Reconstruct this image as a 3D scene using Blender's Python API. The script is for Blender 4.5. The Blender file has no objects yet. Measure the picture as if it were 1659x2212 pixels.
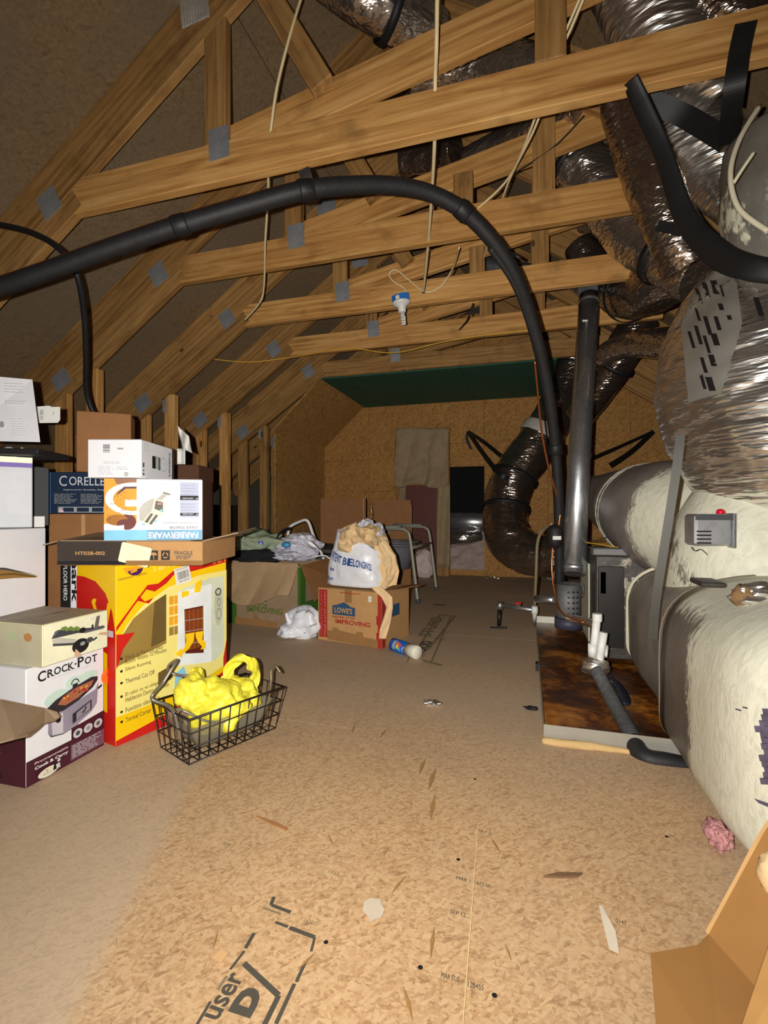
import bpy, bmesh, math, random
from mathutils import Vector, Matrix, noise

sc = bpy.context.scene
COL = sc.collection
rnd = random.Random(7)
V = Vector

# ---------------------------------------------------------------- camera
F, CX, CY, CAMZ = 1047.0, 829.5, 1110.0, 0.65
TH = math.radians(16.5)
FW = V((-math.sin(TH), math.cos(TH), 0)); RT = V((math.cos(TH), math.sin(TH), 0)); UP = V((0, 0, 1))
cam_d = bpy.data.cameras.new('camera'); cam = bpy.data.objects.new('camera', cam_d); COL.objects.link(cam)
cam.location = (0, 0, CAMZ); cam.rotation_euler = (math.pi/2, 0, TH)
cam_d.sensor_fit = 'HORIZONTAL'; cam_d.sensor_width = 36; cam_d.lens = 36*F/1659
cam_d.shift_y = 4/1659; cam_d.clip_start = 0.02
sc.camera = cam

# ---------------------------------------------------------------- world, phone flash, exposure
w = bpy.data.worlds.new('world'); sc.world = w; w.use_nodes = True
w.node_tree.nodes['Background'].inputs[0].default_value = (0.9, 0.75, 0.55, 1)
w.node_tree.nodes['Background'].inputs[1].default_value = 0.02
fl_d = bpy.data.lights.new('phone_flash', 'SPOT'); fl_o = bpy.data.objects.new('phone_flash', fl_d); COL.objects.link(fl_o)
fl_o.location = V((0, 0, CAMZ)) - RT*0.045 + UP*0.012 - FW*0.01
fl_o.rotation_euler = (math.pi/2 - math.radians(3), 0, TH)
fl_d.energy = 62; fl_d.color = (1, 0.96, 0.90); fl_d.shadow_soft_size = 0.006
fl_d.spot_size = math.radians(158); fl_d.spot_blend = 1.0
fl_d.use_nodes = True
_t = fl_d.node_tree; _e = _t.nodes['Emission']
_f = _t.nodes.new('ShaderNodeLightFalloff'); _f.inputs['Strength'].default_value = 1.0
_m = _t.nodes.new('ShaderNodeMath'); _m.operation = 'MULTIPLY_ADD'
_m.inputs[1].default_value = 0.65
_t.links.new(_f.outputs['Quadratic'], _m.inputs[0]); _t.links.new(_f.outputs['Linear'], _m.inputs[2])
_t.links.new(_m.outputs[0], _e.inputs['Strength'])
sc.view_settings.view_transform = 'Standard'; sc.view_settings.look = 'None'
sc.view_settings.gamma = 1; sc.view_settings.use_curve_mapping = False
sc.view_settings.exposure = 0.0

# ---------------------------------------------------------------- pixel -> place in the room (each with its real distance)
def ray(px, py): return FW + RT*((px-CX)/F) + UP*((CY-py)/F)
CAM = V((0, 0, CAMZ))
def at(px, py, zc): return CAM + ray(px, py)*zc
def fl(px, py, Z=0.0):
    r = ray(px, py); return CAM + r*((Z-CAMZ)/r.z)
def onY(px, py, Y):
    r = ray(px, py); return CAM + r*(Y/r.y)
def zdepth(p): return (p-CAM).dot(FW)

# ---------------------------------------------------------------- node material helpers
MATS = {}
def newmat(name):
    m = bpy.data.materials.new(name); m.use_nodes = True
    nt = m.node_tree; return m, nt, nt.nodes['Principled BSDF']
def nd(nt, kind, **kw):
    n = nt.nodes.new(kind)
    for k, v in kw.items():
        if k in n.inputs.keys(): n.inputs[k].default_value = v
        else: setattr(n, k, v)
    return n
def lk(nt, a, b): nt.links.new(a, b)
def ramp(nt, fac, stops):
    r = nt.nodes.new('ShaderNodeValToRGB'); e = r.color_ramp.elements
    while len(e) < len(stops): e.new(0.5)
    for i, (p, c) in enumerate(stops):
        e[i].position = p; e[i].color = (*c, 1) if len(c) == 3 else c
    lk(nt, fac, r.inputs[0]); return r.outputs[0]
def mixc(nt, fac, a, b, mode='MIX'):
    n = nt.nodes.new('ShaderNodeMix'); n.data_type = 'RGBA'; n.blend_type = mode
    for s, v in ((0, fac), (6, a), (7, b)):
        if isinstance(v, bpy.types.NodeSocket): lk(nt, v, n.inputs[s])
        else: n.inputs[s].default_value = v if s == 0 else ((*v, 1) if len(v) == 3 else v)
    return n.outputs[2]
def math_(nt, op, a, b=0.0, c=0.0):
    n = nt.nodes.new('ShaderNodeMath'); n.operation = op
    for i, v in enumerate((a, b, c)):
        if isinstance(v, bpy.types.NodeSocket): lk(nt, v, n.inputs[i])
        else: n.inputs[i].default_value = v
    return n.outputs[0]
def coords(nt, scale=(1, 1, 1), rot=(0, 0, 0), loc=(0, 0, 0)):
    tc = nt.nodes.new('ShaderNodeTexCoord'); mp = nt.nodes.new('ShaderNodeMapping')
    mp.inputs['Scale'].default_value = scale; mp.inputs['Rotation'].default_value = rot; mp.inputs['Location'].default_value = loc
    lk(nt, tc.outputs['Object'], mp.inputs[0]); return mp.outputs[0]
def noi(nt, vec, scale, detail=3, rough=0.55, dist=0.0):
    n = nd(nt, 'ShaderNodeTexNoise'); n.inputs['Scale'].default_value = scale; n.inputs['Detail'].default_value = detail
    n.inputs['Roughness'].default_value = rough; n.inputs['Distortion'].default_value = dist
    if vec is not None: lk(nt, vec, n.inputs['Vector'])
    return n.outputs[0]
def bump(nt, bs, h, strength, dist=0.01):
    b = nd(nt, 'ShaderNodeBump'); b.inputs['Strength'].default_value = strength; b.inputs['Distance'].default_value = dist
    lk(nt, h, b.inputs['Height']); lk(nt, b.outputs[0], bs.inputs['Normal'])
def srgb(r, g, b):
    f = lambda c: (c/255)/12.92 if c <= 10 else (((c/255)+0.055)/1.055)**2.4
    return (f(r), f(g), f(b))
def flat(name, col, rough=0.6, metal=0.0, var=0.10, scale=18, bmp=0.0, spec=0.4):
    """plain surface with faint mottling"""
    if name in MATS: return MATS[name]
    m, nt, bs = newmat(name); c = srgb(*col)
    n = noi(nt, coords(nt), scale, 4)
    lk(nt, ramp(nt, n, [(0.25, tuple(x*(1-var) for x in c)), (0.75, tuple(min(1, x*(1+var)) for x in c))]), bs.inputs['Base Color'])
    bs.inputs['Roughness'].default_value = rough; bs.inputs['Metallic'].default_value = metal
    bs.inputs['Specular IOR Level'].default_value = spec
    if bmp: bump(nt, bs, noi(nt, coords(nt), scale*2.5, 4), bmp)
    MATS[name] = m; return m

def osb(name, axes, dark, mid, light, dust=None, s=1.0, fleck=0.5):
    """strand board: overlapping stretched flakes in several directions"""
    m, nt, bs = newmat(name)
    tc = nt.nodes.new('ShaderNodeTexCoord'); sp = nt.nodes.new('ShaderNodeSeparateXYZ'); lk(nt, tc.outputs['Object'], sp.inputs[0])
    cb = nt.nodes.new('ShaderNodeCombineXYZ'); lk(nt, sp.outputs[axes[0]], cb.inputs[0]); lk(nt, sp.outputs[axes[1]], cb.inputs[1])
    wn = nd(nt, 'ShaderNodeTexNoise'); wn.inputs['Scale'].default_value = 55*s; wn.inputs['Detail'].default_value = 3; lk(nt, cb.outputs[0], wn.inputs['Vector'])
    wv_ = nt.nodes.new('ShaderNodeVectorMath'); wv_.operation = 'MULTIPLY_ADD'; lk(nt, wn.outputs['Color'], wv_.inputs[0]); wv_.inputs[1].default_value = (0.007/s, 0.007/s, 0); lk(nt, cb.outputs[0], wv_.inputs[2]); wrp = wv_.outputs[0]
    lay = []
    for i, (ang, sx, sy) in enumerate(((0.5, 30, 95), (-0.75, 38, 110), (1.45, 46, 130), (0.05, 70, 180), (2.3, 50, 140))):
        mp = nt.nodes.new('ShaderNodeMapping'); mp.inputs['Rotation'].default_value = (0, 0, ang)
        mp.inputs['Location'].default_value = (i*3.3, i*1.7, 0)
        lk(nt, wrp, mp.inputs[0])
        m2 = nt.nodes.new('ShaderNodeMapping'); m2.inputs['Scale'].default_value = (sx*s, sy*s, 1); lk(nt, mp.outputs[0], m2.inputs[0])
        v = nd(nt, 'ShaderNodeTexVoronoi'); v.voronoi_dimensions = '2D'; v.inputs['Scale'].default_value = 1; lk(nt, m2.outputs[0], v.inputs['Vector'])
        spc = nt.nodes.new('ShaderNodeSeparateColor'); lk(nt, v.outputs['Color'], spc.inputs[0])
        lay.append((spc.outputs[0], spc.outputs[1]))
    val = lay[0][0]
    for a, b in lay[1:]:
        k = math_(nt, 'GREATER_THAN', b, 0.66)
        mx = nt.nodes.new('ShaderNodeMix'); lk(nt, k, mx.inputs[0]); lk(nt, val, mx.inputs[2]); lk(nt, a, mx.inputs[3]); val = mx.outputs[0]
    dk = math_(nt, 'MULTIPLY', math_(nt, 'GREATER_THAN', lay[3][0], 0.955), 0.32)
    dk2 = math_(nt, 'MULTIPLY', math_(nt, 'GREATER_THAN', lay[1][1], 0.98), 0.38)
    big = noi(nt, cb.outputs[0], 2.2*s, 4)
    val2 = math_(nt, 'ADD', math_(nt, 'MULTIPLY', val, fleck), math_(nt, 'MULTIPLY', noi(nt, cb.outputs[0], 90*s, 5, 0.75), 1-fleck))
    col = ramp(nt, val2, [(0.18, dark), (0.40, mid), (0.56, tuple((a+b)/2 for a, b in zip(mid, light))), (0.82, light)])
    col = mixc(nt, dk, col, dark); col = mixc(nt, dk2, col, dark)
    col = mixc(nt, 0.35, col, ramp(nt, big, [(0.3, (0.62, 0.6, 0.58)), (0.7, (1, 1, 1))]), 'MULTIPLY')
    if dust:
        dn = noi(nt, cb.outputs[0], 1.1, 5, 0.6)
        dn = ramp(nt, dn, [(0.42, (0, 0, 0)), (0.62, (1, 1, 1))])
        if name.startswith('floor'):      # a walked-clean path down the middle, grey dust off it and deeper in
            wv = math_(nt, 'MULTIPLY', math_(nt, 'SUBTRACT', noi(nt, cb.outputs[0], 1.6, 4, 0.6), 0.5), 0.7)
            edge = math_(nt, 'MULTIPLY_ADD', math_(nt, 'ADD', sp.outputs[0], math_(nt, 'MULTIPLY', sp.outputs[1], 0.38)), -1.0, math_(nt, 'MULTIPLY_ADD', wv, 0.12, 0.12))
            sx = math_(nt, 'ADD', math_(nt, 'SUBTRACT', sp.outputs[0], 0.0), wv)
            sy = math_(nt, 'ADD', sp.outputs[1], wv)
            pth = math_(nt, 'MAXIMUM', math_(nt, 'MAXIMUM', ramp(nt, sx, [(0.22, (0, 0, 0)), (0.45, (1, 1, 1))]), ramp(nt, edge, [(0.485, (0, 0, 0)), (0.53, (1, 1, 1))])), ramp(nt, math_(nt, 'MULTIPLY', sy, 0.5), [(0.55, (0, 0, 0)), (0.85, (1, 1, 1))]))
            dn = math_(nt, 'MINIMUM', math_(nt, 'ADD', math_(nt, 'MULTIPLY', dn, 0.35), math_(nt, 'MULTIPLY', pth, 0.95)), 1.2)
        col = mixc(nt, math_(nt, 'MULTIPLY', dn, 0.55), col, dust)
    lk(nt, col, bs.inputs['Base Color']); bs.inputs['Roughness'].default_value = 0.72
    bs.inputs['Specular IOR Level'].default_value = 0.25
    bump(nt, bs, val, 0.12, 0.004); MATS[name] = m; return m

def lumber(name, c1, c2, c3):
    """sawn softwood, grain along the board's own x axis, random per board"""
    m, nt, bs = newmat(name)
    tc = nt.nodes.new('ShaderNodeTexCoord'); oi = nt.nodes.new('ShaderNodeObjectInfo')
    off = nt.nodes.new('ShaderNodeVectorMath'); off.operation = 'MULTIPLY_ADD'
    lk(nt, oi.outputs['Random'], off.inputs[0]); off.inputs[1].default_value = (31, 17, 9); lk(nt, tc.outputs['Object'], off.inputs[2])
    mp = nt.nodes.new('ShaderNodeMapping'); mp.inputs['Scale'].default_value = (1.2, 16, 16); lk(nt, off.outputs[0], mp.inputs[0])
    g = noi(nt, mp.outputs[0], 1.6, 5, 0.6, 1.2)
    mp2 = nt.nodes.new('ShaderNodeMapping'); mp2.inputs['Scale'].default_value = (4, 150, 150); lk(nt, off.outputs[0], mp2.inputs[0])
    fine = noi(nt, mp2.outputs[0], 1.0, 3)
    wv = nd(nt, 'ShaderNodeTexWave'); wv.bands_direction = 'Y'; wv.inputs['Scale'].default_value = 0.55; wv.inputs['Distortion'].default_value = 5
    wv.inputs['Detail'].default_value = 2; lk(nt, mp.outputs[0], wv.inputs['Vector'])
    t = math_(nt, 'ADD', math_(nt, 'MULTIPLY', g, 0.68), math_(nt, 'MULTIPLY', wv.outputs[0], 0.07))
    t = math_(nt, 'ADD', t, math_(nt, 'MULTIPLY', fine, 0.26))
    col = ramp(nt, t, [(0.30, c1), (0.52, c2), (0.75, c3)])
    kv = nd(nt, 'ShaderNodeTexVoronoi'); mp3 = nt.nodes.new('ShaderNodeMapping'); mp3.inputs['Scale'].default_value = (3, 7, 7)
    lk(nt, off.outputs[0], mp3.inputs[0]); lk(nt, mp3.outputs[0], kv.inputs['Vector']); kv.inputs['Scale'].default_value = 1
    spc = nt.nodes.new('ShaderNodeSeparateColor'); lk(nt, kv.outputs['Color'], spc.inputs[0])
    pick = math_(nt, 'GREATER_THAN', spc.outputs[0], 0.62)
    kn = math_(nt, 'MULTIPLY', math_(nt, 'LESS_THAN', kv.outputs['Distance'], 0.085), pick)
    col = mixc(nt, math_(nt, 'MULTIPLY', kn, 0.85), col, tuple(x*0.22 for x in c1))
    col = mixc(nt, 1.0, col, ramp(nt, oi.outputs['Random'], [(0, (0.8, 0.78, 0.74)), (1, (1, 1, 1))]), 'MULTIPLY')
    sm = noi(nt, off.outputs[0], 6, 4); col = mixc(nt, math_(nt, 'MULTIPLY', ramp(nt, sm, [(0.56, (0, 0, 0)), (0.75, (1, 1, 1))]), 0.45), col, tuple(x*0.45 for x in c1))
    lk(nt, col, bs.inputs['Base Color']); bs.inputs['Roughness'].default_value = 0.65; bs.inputs['Specular IOR Level'].default_value = 0.25
    bump(nt, bs, g, 0.15, 0.003); MATS[name] = m; return m

def foil(name, col=(0.80, 0.76, 0.70), rough=0.26, sc_=7, strength=0.5, stretch=(1, 1, 2.6)):
    """metallised film jacket: soft sags broken into small flat creased facets"""
    m, nt, bs = newmat(name)
    n1 = noi(nt, coords(nt, stretch), sc_, 2, 0.5, 0.6)
    h = math_(nt, 'MULTIPLY', n1, 1.0)
    for s_, rot, k in ((sc_*3.0, (0.3, 0.2, 0.5), 0.30), (sc_*7.0, (0.9, 1.3, 0.2), 0.13)):
        v = nd(nt, 'ShaderNodeTexVoronoi'); v.inputs['Scale'].default_value = s_; lk(nt, coords(nt, stretch, rot), v.inputs['Vector'])
        h = math_(nt, 'ADD', h, math_(nt, 'MULTIPLY', v.outputs['Distance'], k))
    bs.inputs['Metallic'].default_value = 0.95
    lk(nt, ramp(nt, n1, [(0.3, tuple(x*0.8 for x in col)), (0.7, col)]), bs.inputs['Base Color'])
    lk(nt, ramp(nt, noi(nt, coords(nt), 4, 1), [(0.3, (rough*0.7,)*3), (0.7, (rough*1.3,)*3)]), bs.inputs['Roughness'])
    bump(nt, bs, h, strength, 0.022); MATS[name] = m; return m

def galv(name, col=(0.56, 0.58, 0.60), rough=0.30, metal=0.9):
    m, nt, bs = newmat(name)
    v = nd(nt, 'ShaderNodeTexVoronoi'); v.inputs['Scale'].default_value = 60; lk(nt, coords(nt), v.inputs['Vector'])
    spc = nt.nodes.new('ShaderNodeSeparateColor'); lk(nt, v.outputs['Color'], spc.inputs[0])
    lk(nt, ramp(nt, spc.outputs[0], [(0, tuple(x*0.9 for x in col)), (1, tuple(min(1, x*1.06) for x in col))]), bs.inputs['Base Color'])
    bs.inputs['Metallic'].default_value = metal
    lk(nt, ramp(nt, noi(nt, coords(nt), 7, 3), [(0.3, (rough*0.9,)*3), (0.7, (rough*1.25,)*3)]), bs.inputs['Roughness'])
    MATS[name] = m; return m

# ---------------------------------------------------------------- mesh helpers
class MB:
    def __init__(s): s.bm = bmesh.new()
    def box(s, c, size, mat=None, bev=0.0, mi=0):
        """box with half-open matrix: c centre, size full extents, mat 4x4 applied after"""
        r = bmesh.ops.create_cube(s.bm, size=1.0)
        vs = r['verts']; M = Matrix.Translation(V(c)) @ Matrix.Diagonal((*size, 1))
        if mat is not None: M = mat @ M
        bmesh.ops.transform(s.bm, matrix=M, verts=vs)
        fs = set(f for v in vs for f in v.link_faces)
        if bev:
            es = list(set(e for v in vs for e in v.link_edges))
            rr = bmesh.ops.bevel(s.bm, geom=es, offset=bev, segments=1, affect='EDGES')
            fs = set(rr['faces']) | set(f for f in fs if f.is_valid)
        for f in fs:
            if f.is_valid: f.material_index = mi
        return s
    def prism(s, pts, d, mi=0):
        """polygon pts extruded by vector d"""
        a = [s.bm.verts.new(p) for p in pts]; b = [s.bm.verts.new(V(p)+d) for p in pts]; n = len(pts)
        for f in [s.bm.faces.new(a), s.bm.faces.new(b[::-1])] + [s.bm.faces.new((a[i], b[i], b[(i+1) % n], a[(i+1) % n])) for i in range(n)]: f.material_index = mi
        return s
    def face(s, pts, mi=0):
        f = s.bm.faces.new([s.bm.verts.new(p) for p in pts]); f.material_index = mi; return s
    def tube(s, pts, r, seg=10, sub=6, cap=True, mi=0, flat_=None, wr=0.0, seed=0, smooth=True):
        P = smooth_path(pts, sub) if smooth and len(pts) > 2 else [V(p) for p in pts]
        R = r if isinstance(r, (list, tuple)) else [r]*len(pts)
        def rad(t):
            x = t*(len(R)-1); i = min(int(x), len(R)-2) if len(R) > 1 else 0
            return R[0] if len(R) == 1 else R[i]+(R[i+1]-R[i])*(x-i)
        n = len(P); rings = []; nrm = None; L = 0.0
        for i, p in enumerate(P):
            t = (P[min(i+1, n-1)]-P[max(i-1, 0)]).normalized()
            if nrm is None:
                nrm = t.cross(V((0, 0, 1)));
                if nrm.length < 0.2: nrm = t.cross(V((0, 1, 0)))
                nrm.normalize()
            else: nrm = (nrm-t*nrm.dot(t)).normalized()
            bn = t.cross(nrm); rr = rad(i/(n-1))
            if i: L += (P[i]-P[i-1]).length
            ring = []
            for k in range(seg):
                a = 2*math.pi*k/seg; q = rr
                if wr:
                    q *= 1+wr*(noise.noise(V((math.cos(a)*2.2+seed, math.sin(a)*2.2, L*9/max(rr, .05)*.12)))
                               + 0.8*abs(noise.noise(V((math.cos(a)*1.1, math.sin(a)*1.1+seed, L*55*.08/max(rr, .05)*.1+L*22)))))
                ring.append(s.bm.verts.new(p+nrm*math.cos(a)*q+bn*math.sin(a)*q*(flat_ or 1)))
            rings.append(ring)
        for a, b in zip(rings, rings[1:]):
            for k in range(seg):
                f = s.bm.faces.new((a[k], a[(k+1) % seg], b[(k+1) % seg], b[k])); f.material_index = mi; f.smooth = True
        if cap:
            for f in (s.bm.faces.new(rings[0][::-1]), s.bm.faces.new(rings[-1])): f.material_index = mi
        return s
    def ribbon(s, pts, w, t=0.002, side=None, sub=16, mi=0):
        P = smooth_path(pts, sub) if len(pts) > 2 else [V(p) for p in pts]; n = len(P); prev = None
        for i, p in enumerate(P):
            tg = (P[min(i+1, n-1)]-P[max(i-1, 0)]).normalized()
            sd = side if side is not None else tg.cross(p-CAM)
            sd = (sd-tg*sd.dot(tg)).normalized(); nr = tg.cross(sd)
            q = [s.bm.verts.new(p+sd*w/2*a+nr*t/2*b) for a, b in ((-1, -1), (1, -1), (1, 1), (-1, 1))]
            if prev:
                for k in range(4):
                    f = s.bm.faces.new((prev[k], prev[(k+1) % 4], q[(k+1) % 4], q[k])); f.material_index = mi
            else: s.bm.faces.new(q[::-1]).material_index = mi
            prev = q
        s.bm.faces.new(prev).material_index = mi
        return s
    def lathe(s, prof, base, axis=V((0, 0, 1)), seg=24, mi=0, cap=True):
        ax = V(axis).normalized(); x = ax.orthogonal().normalized(); y = ax.cross(x); rings = []
        for r, h in prof:
            rings.append([s.bm.verts.new(V(base)+ax*h+(x*math.cos(2*math.pi*k/seg)+y*math.sin(2*math.pi*k/seg))*max(r, 1e-4)) for k in range(seg)])
        for a, b in zip(rings, rings[1:]):
            for k in range(seg):
                f = s.bm.faces.new((a[k], a[(k+1) % seg], b[(k+1) % seg], b[k])); f.material_index = mi; f.smooth = True
        if cap:
            for f in (s.bm.faces.new(rings[0][::-1]), s.bm.faces.new(rings[-1])): f.material_index = mi
        return s
    def blob(s, c, rad, amp=0.25, fr=3.0, seed=0, sub=4, flatz=None, mi=0, cre=0.5):
        r = bmesh.ops.create_icosphere(s.bm, subdivisions=sub, radius=1.0); c = V(c)
        for v in r['verts']:
            d = v.co.normalized(); q = d*fr+V((seed*7.1, seed*3.3, seed))
            k = 1+amp*0.8*noise.noise(q)+amp*cre*0.45*(0.35-abs(noise.noise(q*1.9+V((3, 1, 2)))))*1.6+amp*cre*0.22*(0.3-abs(noise.noise(q*4.1)))
            p = V((d.x*rad[0]*k, d.y*rad[1]*k, d.z*rad[2]*k))
            if flatz is not None and p.z < flatz: p.z = flatz-(flatz-p.z)*0.02
            v.co = c+p
        for f in set(f for v in r['verts'] for f in v.link_faces): f.smooth = cre <= 1; f.material_index = mi
        return s
    def grid(s, fn, nu, nv, mi=0, smooth=True):
        g = [[s.bm.verts.new(fn(i/nu, j/nv)) for j in range(nv+1)] for i in range(nu+1)]
        for i in range(nu):
            for j in range(nv):
                f = s.bm.faces.new((g[i][j], g[i+1][j], g[i+1][j+1], g[i][j+1])); f.smooth = smooth; f.material_index = mi
        return s
    def build(s, name, mats, parent=None, world=None, thick=0.0, norm=True):
        me = bpy.data.meshes.new(name)
        if norm: bmesh.ops.recalc_face_normals(s.bm, faces=s.bm.faces)
        s.bm.to_mesh(me); s.bm.free()
        for m in (mats if isinstance(mats, (list, tuple)) else [mats]): me.materials.append(m)
        o = bpy.data.objects.new(name, me); COL.objects.link(o)
        if world is not None: o.matrix_basis = world
        if parent is not None:
            o.parent = parent; o.matrix_parent_inverse = pw(parent).inverted()
        if thick:
            md = o.modifiers.new('thickness', 'SOLIDIFY'); md.thickness = thick; md.offset = 0
        return o
def pw(o):
    return pw(o.parent) @ o.matrix_parent_inverse @ o.matrix_basis if o.parent else o.matrix_basis.copy()
def smooth_path(pts, sub):
    P = [V(p) for p in pts]; out = []
    for i in range(len(P)-1):
        p0 = P[max(i-1, 0)]; p1 = P[i]; p2 = P[i+1]; p3 = P[min(i+2, len(P)-1)]
        for k in range(sub):
            t = k/sub
            out.append(0.5*((2*p1)+(p2-p0)*t+(2*p0-5*p1+4*p2-p3)*t*t+(3*p1-p0-3*p2+p3)*t**3))
    out.append(P[-1]); return out
def tag(o, label=None, cat=None, group=None, kind=None):
    for k, v in (('label', label), ('category', cat), ('group', group), ('kind', kind)):
        if v: o[k] = v
    return o
def thing(name, label, cat, loc=(0, 0, 0), group=None, kind=None):
    o = bpy.data.objects.new(name, None); COL.objects.link(o); o.location = loc; o.empty_display_size = 0.05
    return tag(o, label, cat, group, kind)

from mathutils.bvhtree import BVHTree
def bvh(o): return BVHTree.FromPolygons([v.co for v in o.data.vertices], [tuple(p.vertices) for p in o.data.polygons])
def onto(tree, px, py, off=0.003):
    """point of a built surface seen at a photo position, lifted a little off it"""
    d = ray(px, py).normalized(); h, n, _, _ = tree.ray_cast(CAM, d)
    if h is None: return None
    return h+(n if n.dot(d) < 0 else -n)*off
def decal(parent, tree, nm, mat, quads, nu=6, nv=6, off=0.003, thick=0):
    """skin following a surface; quads = photo-space corner quads tl, tr, br, bl"""
    m = MB()
    for q in quads:
        g = [[onto(tree, *[(q[0][k]*(1-u)+q[1][k]*u)*(1-v)+(q[3][k]*(1-u)+q[2][k]*u)*v for k in (0, 1)], off) for v in [j/nv for j in range(nv+1)]] for u in [i/nu for i in range(nu+1)]]
        for i in range(nu):
            for j in range(nv):
                c = [g[i][j], g[i+1][j], g[i+1][j+1], g[i][j+1]]
                if all(p is not None for p in c) and max((c[k]-c[k-1]).length for k in range(4)) < 0.12:
                    f = m.bm.faces.new([m.bm.verts.new(p) for p in c]); f.smooth = True
    bmesh.ops.remove_doubles(m.bm, verts=m.bm.verts, dist=1e-5)
    return m.build(nm, mat, parent, thick=thick)
# ================================================================ materials
FLOOR = osb('floor strand board', (0, 1), srgb(126, 92, 60), srgb(184, 146, 104), srgb(212, 180, 138), dust=srgb(180, 162, 140), s=1.6, fleck=0.32)
WALLB = osb('back wall strand board', (0, 2), srgb(104, 66, 28), srgb(156, 110, 54), srgb(182, 138, 78), s=0.7, fleck=0.35)
WALLS = osb('side strand board', (1, 2), srgb(110, 72, 34), srgb(164, 120, 66), srgb(190, 148, 88), s=0.7, fleck=0.35)
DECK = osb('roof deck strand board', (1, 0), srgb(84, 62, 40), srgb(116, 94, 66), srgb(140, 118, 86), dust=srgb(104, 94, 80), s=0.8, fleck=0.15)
WOOD = lumber('sawn pine', srgb(140, 92, 42), srgb(196, 146, 84), srgb(222, 180, 116))
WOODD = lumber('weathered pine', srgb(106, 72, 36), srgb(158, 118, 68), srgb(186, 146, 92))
PLATE = galv('truss plate steel', (0.36, 0.37, 0.39), 0.5, 0.6)
GALV = galv('galvanised steel'); GALVD = galv('dull grey steel', (0.20, 0.20, 0.20), 0.6, 0.5)
GREEN = flat('green board', (38, 84, 66), 0.7, var=0.12, scale=5)
BLACK = flat('black foam', (30, 29, 30), 0.6, var=0.25, scale=30, bmp=0.1)
STRAP = flat('black webbing', (24, 24, 25), 0.55, var=0.2)
COPPER = flat('copper tube', (196, 118, 72), 0.3, 0.9)
CABLE = flat('cream cable', (226, 206, 160), 0.5)
YCABLE = flat('yellow cable', (214, 166, 52), 0.5)
CARD = flat('kraft cardboard', (186, 142, 92), 0.8, var=0.08, scale=30)
CARDD = flat('brown cardboard', (140, 96, 56), 0.8, var=0.1, scale=20)
CARDG = flat('grey brown cardboard', (148, 124, 98), 0.85, var=0.1, scale=20)
WHITE = flat('white card', (226, 226, 230), 0.55, var=0.03)
PAPER = flat('white paper', (222, 222, 216), 0.7, var=0.04)
KRAFTP = flat('tan packing paper', (222, 190, 142), 0.75, var=0.06, scale=8, bmp=0.2)
BAGW = flat('white bag film', (228, 230, 236), 0.35, var=0.05, scale=9, bmp=0.25)
INK = flat('black ink', (26, 24, 26), 0.6)
NAVY = flat('navy card', (20, 38, 62), 0.5)
MAROON = flat('maroon card', (70, 26, 40), 0.5)
RED = flat('red print', (196, 28, 20), 0.5, var=0.05)
YEL = flat('yellow print', (240, 196, 10), 0.45, var=0.03)
PALEY = flat('pale yellow print', (238, 224, 130), 0.5, var=0.03)
BLUE = flat('blue print', (36, 76, 128), 0.55)
LBLUE = flat('light blue print', (134, 196, 226), 0.45)
GREY = flat('grey print', (150, 150, 152), 0.6)
LGREY = flat('light grey print', (196, 198, 204), 0.6)
DGREY = flat('dark grey print', (70, 70, 74), 0.6)
FOIL = foil('foil jacket', (0.72, 0.67, 0.62), 0.19, 8, 0.55)
FOILD = foil('brown reflection foil jacket', (0.46, 0.38, 0.32), 0.17, 9, 0.5)  # brown base colour paints the dark wood reflected in the film
FOILB = foil('bright foil jacket', (0.92, 0.88, 0.82), 0.27, 6, 0.75, (0.5, 0.5, 3.2))
PVC = flat('white pvc', (226, 226, 222), 0.35)
DARKM = flat('dark steel', (46, 44, 42), 0.4, 0.6)
INSUL = flat('pink white insulation', (176, 156, 148), 0.95, var=0.25, scale=60, bmp=0.8)

def mastic(name, gray, cream, test, rough=0.55):
    """duct skin under brushed sealant: test(nt, sep, noise) -> 0..1 where sealant covers"""
    m, nt, bs = newmat(name); tc = nt.nodes.new('ShaderNodeTexCoord'); sp = nt.nodes.new('ShaderNodeSeparateXYZ')
    lk(nt, tc.outputs['Object'], sp.inputs[0])
    br = noi(nt, coords(nt, (5, 22, 9), (0.4, 0.2, 0.5)), 2.0, 5, 0.65, 2.0)
    k = test(nt, sp.outputs, noi(nt, coords(nt), 3.2, 5, 0.6))
    k = ramp(nt, math_(nt, 'ADD', k, math_(nt, 'MULTIPLY', math_(nt, 'SUBTRACT', br, 0.5), 0.5)), [(0.44, (0, 0, 0)), (0.56, (1, 1, 1))])
    cc = ramp(nt, br, [(0.3, tuple(x*0.80 for x in cream)), (0.55, cream), (0.75, tuple(min(1, x*1.06) for x in cream))])
    gg = ramp(nt, noi(nt, coords(nt), 7, 5), [(0.3, tuple(x*0.7 for x in gray)), (0.7, tuple(x*1.2 for x in gray))])
    lk(nt, mixc(nt, k, gg, cc), bs.inputs['Base Color'])
    lk(nt, math_(nt, 'MULTIPLY', math_(nt, 'SUBTRACT', 1.0, k), 0.30), bs.inputs['Metallic'])
    lk(nt, ramp(nt, k, [(0, (0.42,)*3), (1, (rough,)*3)]), bs.inputs['Roughness'])
    bump(nt, bs, math_(nt, 'ADD', br, math_(nt, 'MULTIPLY', k, 0.7)), 0.22, 0.01); MATS[name] = m; return m
CREAM = srgb(216, 214, 194)
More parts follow.
